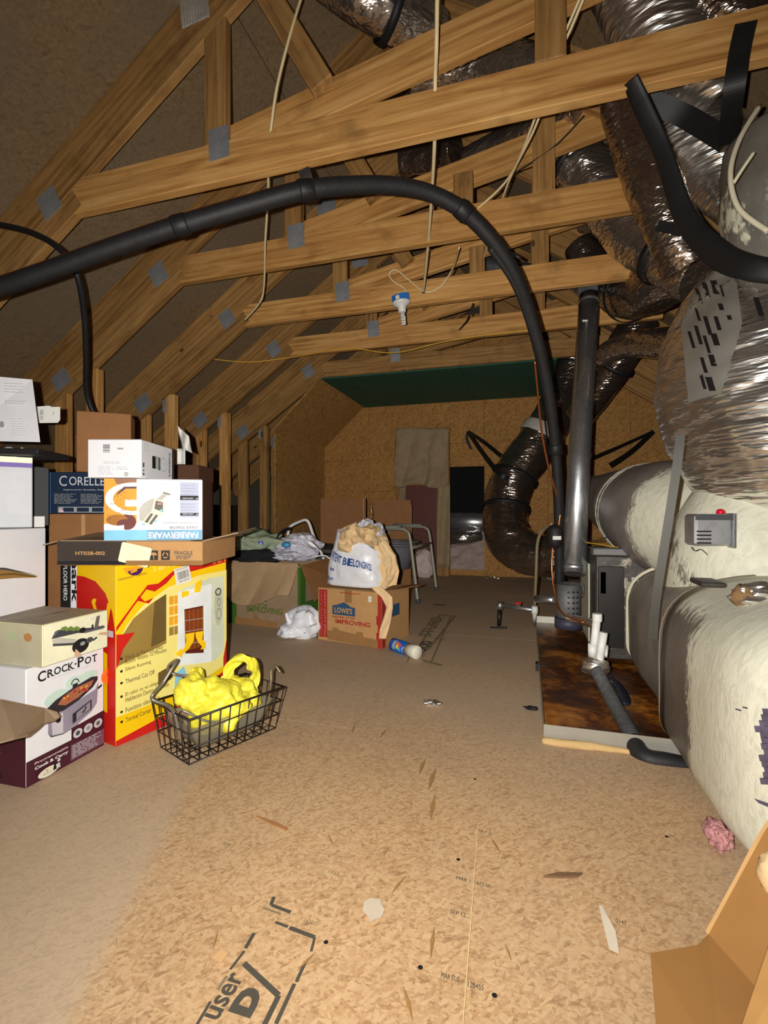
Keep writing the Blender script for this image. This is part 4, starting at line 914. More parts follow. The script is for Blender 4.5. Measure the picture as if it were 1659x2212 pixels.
f.poly([(0.46, 0.12), (0.62, 0.17), (0.55, 0.33), (0.47, 0.30)], LBLUE); f.ell(0.545, 0.255, 0.012, 0.012, INK); f.poly([(0.50, 0.19), (0.56, 0.23), (0.55, 0.20)], INK)
f.text('2 en 1 calentador', 0.28, 0.945, 0.42, 0.028, PALEY, 0.12, 0.01); f.text('2 in 1', 0.84, 0.955, 0.13, 0.02, PALEY, 0.05)
f.ell(0.12, 0.985, 0.075, 0.045, AMB, a0=math.pi, a1=2*math.pi); f.ell(0.135, 0.975, 0.06, 0.04, flat('purple print', (70, 26, 84), 0.5), a0=math.pi*1.1, a1=2*math.pi)
f.line([(0.10, 0.955), (0.15, 0.965)], 0.006, AMB); f.text('FARENHEIT THERMO', 0.01, 0.915, 0.22, 0.012, BRN2, 0.12)
for tx, u, v, wd in (('Heat is Forced into', 0.06, 0.47, 0.30), ('Room Within 10 Minutes', 0.06, 0.445, 0.33), ('Silent Running', 0.06, 0.40, 0.20), ('Thermal Cut Off', 0.06, 0.335, 0.23), ('El calor se va obligado en la', 0.06, 0.26, 0.37), ('Habitacion Dentro de 10 min', 0.06, 0.232, 0.35), ('Function silenciosa', 0.06, 0.175, 0.27), ('Termal Cortar', 0.06, 0.12, 0.20)):
    f.text(tx, u, v, wd, 0.026, BRN2 if 'Thermal' not in tx else DGREY, 0.03)
    if tx.split()[0] not in ('Room', 'Habitacion'): f.ell(0.03, v+0.012, 0.01, 0.007, INK)
f.build('front_print', hb.body)
# bar-code sticker
s_ = Print(hb.P(0.49*hb.w, -0.002, 0.84*hb.h), (hb.U*0.99+V((0, 0, 0.2)))*0.056, (V((0, 0, 1))-hb.U*0.2)*0.052, -hb.D)
s_.rect(0, 0, 1, 1, PAPER); s_.bars(0.15, 0.28, 0.9, 0.75, 20, DGREY); s_.lines(0.1, 0.82, 0.9, 0.95, 2, GREY, seg=0.1); s_.lines(0.2, 0.06, 0.9, 0.2, 1, GREY, seg=0.2); s_.build('barcode_sticker', hb.body)
l = hb.left()
l.poly([(0.0, 0), (1, 0), (1, 0.62), (0.92, 0.74), (0.75, 0.84), (0.5, 0.90), (0.2, 0.92), (0, 0.92)], RED)
l.poly([(0.62, 0.18), (0.80, 0.17), (0.80, 0.50), (0.62, 0.52)], YEL)
l.poly([(0.45, 0.80), (0.40, 0.78), (0.62, 0.64), (0.70, 0.64), (0.50, 0.77), (0.53, 0.80)], YEL); l.poly([(0.85, 0.80), (0.80, 0.78), (0.72, 0.64), (0.80, 0.64), (0.88, 0.76), (0.93, 0.77)], YEL); l.rect(0.55, 0.60, 0.95, 0.635, LGREY)
l.build('side_print', hb.body)
MB().box((hb.w-0.0025, 0.10, hb.h/2), (0.006, 0.196, hb.h*0.96)).build('side_panel', INK, hb.t, hb.frame())  # black sheet paints the shadow band along the carton's right edge

# flat brown carton on the heater box
zc = 1.335
zc = HZ and (CAMZ-HZ)*F/(1222-CY)
a = at(124, 1222, zc); a.z = HZ+0.001; b = at(437, 1223, zc); b.z = a.z
flb = Box('flat_carton', 'flat brown carton marked FRAGILE lying on the yellow heater carton', a, udir(a, b), (b-a).length, 0.30, 52*zc/F, CARD)
f = flb.front(); f.rect(0.0, 0.02, 0.475, 1.0, flat('charcoal print', (58, 50, 44), 0.6)); f.rect(0.0, 0.02, 0.475, 0.18, INK)
f.text('HT02B-002', 0.125, 0.43, 0.205, 0.15, CARD, 0, 0.03)
for i in range(3): f.rect(0.555+i*0.081, 0.22, 0.615+i*0.081, 0.62, flat('charcoal print', (58, 50, 44), 0.6))
f.poly([(0.566, 0.52), (0.605, 0.52), (0.585, 0.38)], CARD); f.line([(0.585, 0.38), (0.585, 0.28)], 0.003, CARD); f.rect(0.572, 0.26, 0.60, 0.285, CARD)
f.ell(0.666, 0.42, 0.024, 0.12, CARD, a0=0, a1=math.pi); f.line([(0.666, 0.42), (0.666, 0.29), (0.672, 0.27)], 0.002, CARD)
for k in range(3):
    an = math.pi/2+k*2.094; f.ring(0.747, 0.42, 0.021, 0.13, 0.38, CARD, 5, an+0.25, an+1.8)
f.text('FRAGILE', 0.81, 0.44, 0.125, 0.16, DGREY, 0, 0.01); f.line([(0.81, 0.41), (0.935, 0.41)], 0.001, DGREY); f.lines(0.82, 0.24, 0.93, 0.38, 3, DGREY, seg=0.04); f.rect(0.475, 0.0, 1.0, 0.20, flat('tan tape', (150, 112, 70), 0.35)); f.build('front_print', flb.body)
s_ = Print(flb.P(0.42*flb.w, -0.002, 0.012), (flb.U*0.97-V((0, 0, 0.22)))*0.086, (V((0, 0, 0.97))+flb.U*0.22)*0.056, -flb.D)
s_.poly([(0.04, 0), (0.96, 0), (1, 0.06), (1, 0.94), (0.96, 1), (0.04, 1), (0, 0.94), (0, 0.06)], flat('cream sticker', (238, 226, 196), 0.5)); s_.build('blank_sticker', flb.body)
T = flb.h
flb.flap([flb.P(0, 0, T), flb.P(0, 0.30, T), flb.P(-0.05, 0.31, T+0.015), flb.P(-0.055, 0.02, T-0.012)], CARDG)
flb.flap([flb.P(flb.w, 0, T), flb.P(flb.w, 0.30, T), flb.P(flb.w+0.075, 0.28, T+0.03), flb.P(flb.w+0.085, 0.05, T+0.022)], CARDG)
flb.flap([flb.P(0.01, 0.0, T+0.001), flb.P(flb.w*0.92, 0.0, T+0.001), flb.P(flb.w*0.9, 0.12, T+0.003), flb.P(0.02, 0.13, T+0.004)], CARDG)

# toaster carton, upside down
TZ = HZ+T+0.006
zt_ = (CAMZ-TZ)*F/(1172-CY) if TZ < CAMZ-0.02 else 1.4
zt_ = min(max(zt_, 1.30), 1.5)
a = at(225, 1172, zt_); a.z = TZ; b = at(425, 1170, zt_)
tb = Box('toaster_box', 'white and blue toaster carton lying upside down on the flat brown carton', a, (RT*0.985+FW*0.17).normalized(), (b-a).length*1.01, 0.15, 134*zt_/F, WHITE)
f = tb.front(); FOOD = flat('orange food print', (222, 160, 60), 0.5); BRK = flat('plum print', (112, 64, 58), 0.5)
f.rect(0, 0.0, 1, 0.165, LBLUE); f.rect(0.43, 0.0, 1, 0.165, flat('mid blue print', (112, 164, 196), 0.5))
f.rect(0, 0.27, 0.325, 1.0, FOOD); f.poly([(0.12, 0.92), (0.325, 0.80), (0.325, 1), (0.10, 1)], flat('tan food print', (150, 110, 84), 0.5))
f.ell(0.23, 0.30, 0.09, 0.13, BRK); f.rect(0, 0.27, 0.2, 0.6, FOOD); f.ell(0.13, 0.33, 0.11, 0.09, flat('loaf print', (168, 110, 50), 0.5)); f.ell(0.22, 0.27, 0.095, 0.075, BRK); f.poly([(0, 0.27), (0.03, 0.24), (0.12, 0.235), (0.2, 0.25), (0.2, 0.165), (0, 0.165)], WHITE)
n = 22; f.poly([(0.325, 0.94)]+[(0.29+0.28*math.cos(math.pi/2+math.pi*k/n), 0.675+0.265*math.sin(math.pi/2+math.pi*k/n)) for k in range(n+1)]+[(0.325, 0.41)], WHITE)
f.poly([(0.325, 0.87)]+[(0.29+0.20*math.cos(math.pi/2+math.pi*k/n), 0.675+0.20*math.sin(math.pi/2+math.pi*k/n)) for k in range(n+1)]+[(0.325, 0.48)], FOOD)
f.poly([(0.325, 0.84), (0.22, 0.84), (0.12, 0.72), (0.14, 0.78), (0.2, 0.87), (0.325, 0.875)], flat('grape print', (96, 72, 84), 0.5))
f.rect(0.21, 0.55, 0.325, 0.66, WHITE)
for i in range(26): f.ell(0.02+0.29*rnd.random(), 0.30+0.5*rnd.random(), 0.006, 0.006, BRK, 6)
# toaster drawing (inverted)
SIL = flat('silver print', (186, 184, 172), 0.5); SILD = flat('dark silver print', (104, 98, 88), 0.5)
f.poly([(0.355, 0.50), (0.40, 0.60), (0.47, 0.67), (0.51, 0.68), (0.50, 0.60), (0.48, 0.48), (0.39, 0.30), (0.36, 0.33)], SIL)
f.poly([(0.51, 0.68), (0.60, 0.66), (0.625, 0.63), (0.61, 0.44), (0.56, 0.36), (0.48, 0.47)], flat('cream print', (224, 218, 196), 0.5))
f.poly([(0.525, 0.645), (0.595, 0.62), (0.60, 0.46), (0.51, 0.51)], SILD); f.rect(0.54, 0.58, 0.585, 0.61, flat('rose print', (190, 140, 140), 0.5))
f.poly([(0.48, 0.48), (0.58, 0.43), (0.47, 0.23), (0.38, 0.29)], flat('cream print', (224, 218, 196), 0.5)); f.poly([(0.475, 0.44), (0.50, 0.43), (0.44, 0.28), (0.41, 0.30)], SILD); f.poly([(0.525, 0.42), (0.55, 0.405), (0.48, 0.25), (0.455, 0.27)], SILD)
f.poly([(0.53, 0.66), (0.58, 0.65), (0.66, 0.76), (0.61, 0.78)], SIL); f.poly([(0.60, 0.79), (0.675, 0.755), (0.67, 0.735), (0.595, 0.775)], SILD)
for u, v in ((0.40, 0.26), (0.525, 0.31), (0.585, 0.49)): f.ell(u, v, 0.016, 0.016, LBLUE, 10)
PB = flat('pale blue print', (176, 182, 206), 0.5)
for v0, v1 in ((0.37, 0.62), (0.63, 0.95)):
    f.rect(0.775, v0, 0.965, v1, PB); f.rect(0.775, v0+0.03, 0.965, v0+0.075 if v0 < .5 else v0+0.10, INK); f.lines(0.80, v0+0.04, 0.92, v0+0.065, 2, LGREY, seg=0.05); f.ell(0.95, v0+0.05, 0.009, 0.009, WHITE, 8)
    for k in range(4): f.line([(0.785, v0+0.12+k*0.05), (0.93, v0+0.12+k*0.05)], 0.0012, GREY)
f.text('2-SLICE TOASTER', 0.96, 0.225, 0.295, 0.038, DGREY, math.pi); f.text('TOSTADORA DE 2 REBANADAS', 0.96, 0.295, 0.36, 0.022, GREY, math.pi)
f.text('FARBERWARE', 0.965, 0.135, 0.52, 0.105, WHITE, math.pi, 0.03); f.lines(0.59, 0.915, 0.75, 0.93, 1, LGREY, seg=0.05); f.ring(0.70, 0.86, 0.05, 0.03, 0.12, LGREY); f.build('front_print', tb.body)

r = tb.right(); r.rect(0, 0, 1, 1, flat('plum brown side print', (74, 42, 32), 0.5)); r.build('side_print', tb.body)
# small white carton on the toaster carton
CZ0 = TZ+tb.h+0.0015; zk = zt_-0.01
a = at(189, 1030, zk); a.z = CZ0; b = at(305, 1033, zk)
cb = Box('coffee_maker_box', 'small white kitchen appliance carton topmost on the toaster carton', a, udir(a, b), (b-a).length, 0.20, 83*zk/F, WHITE)
f = cb.front(); f.bars(0.29, 0.66, 0.42, 0.88, 9, DGREY, False); f.rect(0.56, 0.735, 0.67, 0.775, GREY)
f.lines(0.30, 0.35, 0.72, 0.42, 2, LGREY, 0.6, 2, 0.1); f.lines(0.20, 0.06, 0.50, 0.30, 7, LGREY, 0.5, 5, 0.1); f.lines(0.55, 0.18, 0.78, 0.28, 2, LGREY, 0.5, 6, 0.08); f.ring(0.725, 0.09, 0.035, 0.05, 0.25, DGREY); f.text('UL', 0.705, 0.07, 0.04, 0.045, DGREY); f.build('front_print', cb.body)
r = cb.right(); r.poly([(0.93, 0), (1, 0), (1, 1), (0.93, 1)], flat('maker side print', (60, 56, 54), 0.5)); r.text('Cuisinart', 0.82, 0.85, 0.36*0.2/0.2, 0.13, INK, -math.pi/2, 0.02)
r.rect(0.30, 0.30, 0.40, 0.64, INK); r.rect(0.40, 0.30, 0.48, 0.66, SIL); r.rect(0.48, 0.28, 0.54, 0.64, flat('steel blue print', (90, 104, 120), 0.5)); r.ring(0.64, 0.46, 0.11, 0.20, 0.07, GREY); r.line([(0.55, 0.48), (0.72, 0.48)], 0.001, GREY)
r.rect(0.03, 0.28, 0.07, 0.40, DGREY); r.ell(0.05, 0.2, 0.02, 0.025, DGREY, 8); r.rect(0.03, 0.07, 0.07, 0.13, DGREY); r.lines(0.05, 0.68, 0.22, 0.92, 5, LGREY, 0.4, 8, 0.1); r.build('side_print', cb.body)

# crock-pot carton
A = fl(56, 1703); B = fl(224, 1609)
cp = Box('slow_cooker_box', 'white and maroon slow-cooker carton on the floor at the left edge', A, udir(A, B), (B-A).length, 0.29, CAMZ+(CY-1447)/F*zdepth(A), WHITE)
f = cp.front()
MAR = MAROON; f.poly([(0, 0), (1, 0), (1, 0.245), (0.54, 0.245), (0.54, 0.215), (0, 0.215)], MAR); f.poly([(0.54, 0.245), (0.54, 0.32), (1, 0.35), (1, 0.2), (0.54, 0.2)], MAR)
f.rect(0.53, 0.02, 1.0, 0.165, flat('mauve print', (112, 78, 92), 0.5)); f.lines(0.55, 0.03, 0.98, 0.155, 7, LGREY, 0.35, 4, 0.09)
for i in range(3): f.ell(0.625+i*0.142, 0.25, 0.062, 0.042, LGREY); f.ell(0.625+i*0.142, 0.25, 0.03, 0.022, (DGREY, GREY, SILD)[i], 12)
f.text('C', 0.125, 0.855, 0.095, 0.092, INK, 0, 0.02)
for ch, u, wd in (('R', 0.235, 0.075), ('O', 0.315, 0.085), ('C', 0.408, 0.075), ('K', 0.49, 0.075), ('O', 0.715, 0.09), ('T', 0.815, 0.075)): f.text(ch, u, 0.872, wd, 0.068, INK, 0, 0.02)
f.text('P', 0.615, 0.872, 0.085, 0.09, INK, 0, 0.02); f.rect(0.572, 0.905, 0.60, 0.917, INK)
for u in (0.235, 0.29, 0.49, 0.545, 0.61, 0.84): f.rect(u, 0.870, u+0.03, 0.877, INK)
f.text('THE ORIGINAL SLOW COOKER', 0.27, 0.845, 0.50, 0.014, LGREY)
GRN = flat('faint green print', (196, 220, 206), 0.5); f.ell(0.35, 0.66, 0.16, 0.07, GRN); f.ell(0.72, 0.76, 0.18, 0.04, GRN); f.ell(0.55, 0.75, 0.10, 0.05, GRN)
PUR = flat('steel mauve print', (146, 138, 154), 0.4); PURL = flat('light mauve print', (196, 190, 202), 0.4)
f.poly([(0.24, 0.50), (0.86, 0.60), (0.90, 0.66), (0.88, 0.46), (0.80, 0.40), (0.62, 0.345), (0.42, 0.325), (0.28, 0.345), (0.235, 0.38)], PUR)
f.poly([(0.27, 0.52), (0.42, 0.51), (0.42, 0.325), (0.29, 0.345)], PURL); f.poly([(0.235, 0.38), (0.28, 0.345), (0.42, 0.322), (0.62, 0.342), (0.62, 0.335), (0.42, 0.312), (0.27, 0.335)], DGREY)
f.poly([(0.20, 0.595), (0.30, 0.535), (0.42, 0.525), (0.62, 0.56), (0.82, 0.63), (0.89, 0.685), (0.89, 0.72), (0.80, 0.735), (0.55, 0.70), (0.33, 0.65)], flat('pot rim print', (48, 42, 50), 0.4))
f.poly([(0.35, 0.60), (0.45, 0.565), (0.62, 0.59), (0.80, 0.655), (0.83, 0.70), (0.60, 0.69), (0.42, 0.655)], flat('stew print', (166, 102, 74), 0.5))
for i in range(18): f.ell(0.42+0.36*rnd.random(), 0.61+0.06*rnd.random(), 0.018, 0.012, (BRK, FOOD, RED)[i % 3] if i % 4 else flat('stew print', (166, 102, 74), 0.5), 7)
f.ring(0.565, 0.735, 0.055, 0.045, 0.22, flat('pot rim print', (48, 42, 50), 0.4), 14, 0, math.pi); f.rect(0.53, 0.70, 0.60, 0.735, flat('pot rim print', (48, 42, 50), 0.4))
f.poly([(0.53, 0.37), (0.79, 0.43), (0.79, 0.52), (0.53, 0.46)], flat('pot rim print', (48, 42, 50), 0.4)); f.poly([(0.58, 0.385), (0.77, 0.435), (0.77, 0.505), (0.58, 0.455)], PUR); f.line([(0.66, 0.43), (0.70, 0.45), (0.71, 0.48)], 0.004, INK)
f.poly([(0.88, 0.59), (0.94, 0.61), (0.94, 0.63), (0.88, 0.615)], INK); f.ell(0.35, 0.46, 0.03, 0.02, INK, 10)
f.text('Programmable', 0.07, 0.165, 0.40, 0.028, flat('pink print', (214, 188, 196), 0.5), 0, 0.02); f.text('Cook & Carry', 0.07, 0.118, 0.40, 0.035, WHITE, 0, 0.03)
f.ell(0.23, 0.055, 0.125, 0.04, flat('cream print', (224, 218, 196), 0.5)); f.text('6', 0.20, 0.06, 0.025, 0.02, DGREY); f.text('quart', 0.165, 0.04, 0.09, 0.013, DGREY)
for u in (0.28, 0.325): f.poly([(u, 0.04), (u+0.045, 0.04), (u+0.035, 0.085), (u+0.01, 0.085)], INK if u < .3 else LGREY); f.ell(u+0.025, 0.095+(u-0.28)*0.3, 0.02, 0.014, LGREY if u > .3 else INK, 10)
f.build('front_print', cp.body)
l = cp.left(); l.rect(0.0, 0, 1, 0.42, MAR); l.rect(0, 0.40, 1, 0.45, INK); l.text('CROCK-POT', -0.0, 0.72, 0.66, 0.10, INK, 0, 0.02); l.lines(0.1, 0.20, 0.75, 0.38, 8, flat('mauve print', (112, 78, 92), 0.5), 0.3, 9, 0.1); l.ell(0.48, 0.09, 0.20, 0.05, LGREY); l.text('6', 0.42, 0.08, 0.05, 0.03, DGREY); l.poly([(0.6, 0.05), (0.75, 0.05), (0.72, 0.10), (0.62, 0.10)], INK); l.build('side_print', cp.body)
s_ = Print(cp.P(cp.w*0.97, -0.003, 0.60*cp.h), cp.U*0.046, V((0, 0, 0.046)), -cp.D)
s_.ell(0.5, 0.5, 0.62, 0.5, flat('orange sticker', (244, 122, 40), 0.45)); s_.line([(0.25, 0.62), (0.4, 0.55), (0.35, 0.7)], 0.002, BRK); s_.line([(0.55, 0.5), (0.65, 0.42)], 0.002, BRK); s_.build('price_sticker', cp.body)
# torn flap of the next box at the left edge
tf = thing('torn_box_flap', 'torn grey-brown cardboard flap poking in at the left edge over the slow-cooker carton', 'flap', at(0, 1550, 1.05))
m = MB(); pts = [(-70, 1512, 1.02), (0, 1513, 1.04), (60, 1526, 1.08), (95, 1532, 1.1), (122, 1540, 1.12), (128, 1550, 1.12), (118, 1556, 1.11), (95, 1562, 1.08), (80, 1575, 1.04), (60, 1589, 0.99), (30, 1596, 0.95), (0, 1604, 0.93), (-70, 1612, 0.9)]
m.face([at(*q) for q in pts]); m.build('torn_flap', CARDG, tf, thick=0.006)
# cream food-slicer carton on the slow-cooker carton
SZ = cp.h+0.0015
def onZ(px, py, Z): return fl(px, py, Z)
a = onZ(91, 1443, SZ); b = onZ(233, 1397, SZ)
CRM = flat('cream card', (226, 220, 176), 0.5, var=0.03)
sb = Box('slicer_box', 'cream kitchen slicer carton stacked on the slow-cooker carton', a, udir(a, b), (b-a).length, 0.36, 92*zdepth(a)/F, CRM)
f = sb.front(); HAND = flat('skin print', (208, 168, 140), 0.5)
f.rect(0.02, 0.02, 0.98, 0.98, flat('pale cream print', (232, 230, 198), 0.5))
f.poly([(0.12, 0.62), (0.17, 0.78), (0.21, 0.80), (0.24, 0.72), (0.62, 0.54), (0.92, 0.53), (0.95, 0.57), (0.92, 0.62), (0.60, 0.64), (0.25, 0.80)], flat('tool grey print', (98, 96, 106), 0.5))
f.poly([(0.13, 0.60), (0.20, 0.62), (0.47, 0.46), (0.45, 0.36), (0.14, 0.48)], SIL); f.line([(0.14, 0.47), (0.46, 0.34)], 0.006, DGREY)
for i in range(9): f.ell(0.28+i*0.028, 0.80-0.012*i+0.02*math.sin(i*2), 0.032, 0.045, flat('leaf print', (140, 160, 84) if i % 2 else (112, 136, 66), 0.5), 8)
f.ell(0.57, 0.64, 0.05, 0.07, INK); f.ell(0.54, 0.26, 0.13, 0.18, INK); f.ell(0.57, 0.30, 0.04, 0.05, GREY); f.ell(0.68, 0.34, 0.06, 0.07, DGREY); f.poly([(0.44, 0.05), (0.46, 0.22), (0.50, 0.14), (0.55, 0.03), (0.52, 0.0), (0.47, 0.0)], HAND)
f.poly([(0.75, 0.58), (0.79, 0.90), (0.85, 0.92), (0.82, 0.60)], SILD); f.line([(0.70, 0.86), (0.76, 0.9)], 0.003, LGREY); f.rect(0.71, 0.62, 0.74, 0.72, INK); f.poly([(0.80, 0.42), (0.98, 0.32), (0.98, 0.42), (0.86, 0.46)], HAND); f.poly([(0.73, 0.28), (0.80, 0.33), (0.79, 0.38), (0.73, 0.32)], INK)
f.build('front_print', sb.body)
l = sb.left(); l.rect(0, 0, 1, 1, flat('grey cream print', (190, 184, 154), 0.55))
for i, c in enumerate(((130, 118, 92), (150, 140, 110), (120, 104, 80), (176, 190, 148), (184, 130, 80))): (l.ring if i < 3 else l.ell)(0.30+i*0.145, 0.74-i*0.012, 0.036, 0.10, *((0.3,) if i < 3 else ()), flat('round icon print %d' % i, c, 0.5))
l.build('side_print', sb.body)
tp = sb.top(); tp.lines(0.05, 0.1, 0.95, 0.75, 4, flat('mauve grey print', (128, 118, 112), 0.5), 0.3, 12, 0.12); tp.rect(0.02, 0.02, 0.98, 0.98, flat('dusty top', (158, 146, 124), 0.7)); tp.lines(0.1, 0.1, 0.9, 0.7, 3, flat('mauve grey print', (128, 118, 112), 0.5), 0.25, 14, 0.16); tp.build('top_print', sb.body)

# white carton with brown strokes
WZ = SZ+sb.h+0.0015
b = onZ(99, 1309, WZ); a = onZ(0, 1333, WZ); ud = udir(a, b); a2 = a-ud*0.12
wb_ = Box('white_carton', 'plain white carton with a brown tapered stroke, on the cream slicer carton', a2, ud, (b-a2).length, 0.24, CAMZ+(CY-1140)/F*zdepth(b)-WZ, WHITE)
f = wb_.front(); BR1 = flat('wood stroke print', (150, 116, 66), 0.5)
f.poly([(0.0, 0.62), (0.5, 0.54), (0.89, 0.40), (0.87, 0.385), (0.6, 0.42), (0.0, 0.46)], BR1); f.poly([(0.0, 0.64), (0.5, 0.555), (0.89, 0.41), (0.5, 0.53), (0.0, 0.61)], DGREY); f.line([(0, 0.52), (0.6, 0.47), (0.85, 0.40)], 0.005, BRN2); f.build('front_print', wb_.body)
# grey ribbed carton with purple stripe
GZ = WZ+wb_.h+0.0015; zc = zdepth(b)-0.02
bR = at(70, 1143, zc); bR.z = GZ; ud2 = (RT*0.80+FW*0.58).normalized(); gz_h = CAMZ+(CY-989)/F*zc-GZ
gb_ = Box('striped_carton', 'pale grey carton with a purple stripe standing on the plain white carton', bR-ud2*0.30, ud2, 0.30, 0.16, gz_h, flat('pale grey ribbed card', (192, 194, 196), 0.55))
f = gb_.front(); f.rect(0, 0.855, 1, 0.92, flat('violet print', (98, 70, 158), 0.5)); f.rect(0, 0.92, 1, 1.0, flat('pale cream print', (232, 230, 198), 0.5))
for k in range(26): f.line([(0, 0.02+k*0.032), (1, 0.02+k*0.032)], 0.0016, LGREY)
f.build('front_print', gb_.body)
kb = thing('dark_carton', 'black carton with a small white tag squeezed beside the purple striped carton', 'box', at(85, 1140, 1.62))
K0 = at(84, 1100, zc+0.17); K0.z = GZ; RKB = Matrix.Rotation(TH+math.radians(36), 4, 'Z')
MB().box((0, 0.07, gz_h/2-0.004), (0.054, 0.13, gz_h-0.008), bev=0.002).build('carton', INK, kb, Matrix.Translation(K0) @ RKB)
q = at(84, 1127, zc+0.155); MB().box((0, 0, 0), (0.03, 0.002, 0.034)).build('white_tag', PAPER, kb, Matrix.Translation(q) @ RKB)
# flat black folder and pen on the striped carton
FZ0 = GZ+gz_h+0.0015
fo = thing('black_folder', 'flat black folder lying between the striped carton and the leaning white carton', 'folder', at(40, 975, zc))
MB().box((0, 0.08, 0.009), (0.34, 0.16, 0.016), bev=0.003).build('cover', INK, fo, Matrix.Translation(bR-ud2*0.135+V((0, 0, FZ0-GZ))) @ Matrix.Rotation(TH+0.1, 4, 'Z'))
c = at(20, 982, zc-0.01); MB().lathe([(0.022, 0), (0.022, 0.002)], c, -FW, 20).build('round_badge', GREY, fo)
pn = thing('pen', 'thin brown pen lying on the black folder edge', 'pen', at(70, 967, zc)); pz = FZ0+0.0225
a = at(50, 968, zc-0.005); a.z = pz; b = at(94, 966, zc+0.03); b.z = pz
MB().tube([a, b], 0.004, 8).build('barrel', flat('brown pen', (120, 92, 56), 0.4), pn); MB().tube([a-(b-a)*0.12, a], 0.0045, 8).build('cap', PAPER, pn)
# white carton on top, leaning
LW = thing('leaning_carton', 'white printed carton leaning at the top of the left-edge stack', 'box', at(30, 955, zc))
z0 = FZ0+0.028
pR0 = at(87, 955, zc-0.03); pR0.z = max(pR0.z, z0); pR1 = at(70, 820, zc+0.05); pL1 = at(0, 806, zc+0.0)-RT*0.12; pL0 = at(0, 957, zc-0.06)-RT*0.12; pL0.z = pR0.z
MB().prism([pL0, pR0, pR1, pL1], (pR0-CAM).normalized()*0.06).build('carton', WHITE, LW)
nrm = (pR0-pL0).cross(pR1-pR0).normalized(); nrm = nrm if nrm.dot(CAM-pR0) > 0 else -nrm
f = Print(pL0, pR0-pL0, (pR1-pR0+pL1-pL0)*0.5, nrm)
f.lines(0.60, 0.72, 0.85, 0.9, 4, LGREY, 0.3, 3, 0.06); f.lines(0.6, 0.55, 0.9, 0.62, 2, LGREY, 0.4, 4, 0.05); f.lines(0.66, 0.06, 0.88, 0.34, 8, LGREY, 0.3, 5, 0.06); f.ell(0.55, 0.25, 0.03, 0.05, GREY, 10); f.build('front_print', LW)

# second row behind: shark carton, brown cartons and the plate set carton
zb = 1.66
a = at(133, 1300, zb); a.z = 0
kb2 = Box('floor_cleaner_box', 'tall cleaner carton with vertical black and white lettering, behind the heater carton', a-RT*0.05+V((0, 0, 0)), RT, 0.19, 0.14, 0.545, CARDD)
f = kb2.front(); e = 0.047/0.19
f.rect(0.245, 0.0, 0.43, 1, INK); f.rect(0.43, 0, 1.0, 1, WHITE)
f.text('Shark', 0.445, 0.99, 1.02, 0.042, INK, -math.pi/2, 0.03, 0.1); f.text('HARD FLOOR HERO', 0.30, 0.98, 0.95, 0.024, WHITE, -math.pi/2, 0.01)
f.poly([(0.0, 0.52), (0.24, 0.40), (0.24, 0.45), (0.0, 0.57)], LGREY); f.build('front_print', kb2.body)
zb2 = 1.62; b0z = kb2.h+0.0015
hq = CAMZ+(CY-1110)/F*zb2
a = at(105, 1110, zb2); a.z = b0z
bb1 = Box('brown_carton', 'low plain brown carton under the navy plate set carton', a, (RT*0.99+FW*0.1).normalized(), 0.235, 0.2, hq-b0z, CARDD)
MB().box((0.11, -0.0005, bb1.h/2), (0.012, 0.002, bb1.h*0.96)).build('tape', flat('pale tape seam', (176, 138, 96), 0.4), bb1.t, bb1.frame())
a = at(101, 1110, zb2); a.z = hq+0.0015; hc = (1110-1019)*zb2/F
cr = Box('plate_set_box', 'navy blue plate set carton in the stack behind the toaster carton', a, (RT*0.99+FW*0.1).normalized(), 0.24, 0.2, hc-0.002, NAVY)
f = cr.front(); f.rect(0.035, 0, 0.055, 1, BLUE); f.text('C', 0.165, 0.66, 0.10, 0.25, LGREY); f.text('O', 0.295, 0.68, 0.10, 0.21, LGREY); f.text('REL', 0.41, 0.68, 0.215, 0.205, LGREY); f.text('LE', 0.64, 0.68, 0.13, 0.205, LGREY)
f.text('Engineered for Durability, Designed', 0.22, 0.55, 0.6, 0.04, LGREY, 0, 0, 0.2); f.lines(0.10, 0.22, 0.40, 0.47, 8, GREY, 0.35, 21, 0.06); f.lines(0.45, 0.22, 0.75, 0.47, 8, GREY, 0.35, 22, 0.06)
f.rect(0.15, 0.02, 0.95, 0.16, GREY); f.rect(0.22, 0.04, 0.36, 0.14, NAVY); f.rect(0.40, 0.04, 0.56, 0.14, NAVY); f.rect(0.60, 0.04, 0.75, 0.14, NAVY); f.poly([(0.16, 0.03), (0.24, 0.03), (0.18, 0.12)], flat('pink print', (214, 188, 196), 0.5)); f.build('front_print', cr.body)
a = at(165, 1019, zb2+0.02); a.z = hq+hc+0.002; hb_ = (1018-886)*(zb2+0.02)/F
ud3 = (RT*0.93+FW*0.36).normalized()
bk = Box('brown_carton', 'large brown carton topmost of the stack behind the white kitchen appliance carton', a-ud3*0.0, ud3, 0.165, 0.115, hb_, CARDD)
f = bk.front(); f.line([(0.45, 0.45), (0.62, 0.36)], 0.004, INK); f.build('front_print', bk.body)
l = bk.left(); l.rect(0.52, 0.86, 0.98, 0.99, INK); l.text('ZZ', 0.60, 0.89, 0.2, 0.07, GREY); l.rect(0.40, 0.68, 0.86, 0.80, flat('dark brown ink', (74, 48, 28), 0.6)); l.rect(0.43, 0.70, 0.83, 0.78, CARDD); l.rect(0.96, 0, 1.0, 1, flat('pale tape seam', (176, 138, 96), 0.4)); l.build('side_print', bk.body)
pa_ = thing('shipping_label', 'white paper label stuck near the top of the large brown carton', 'label', at(105, 900, 1.6))
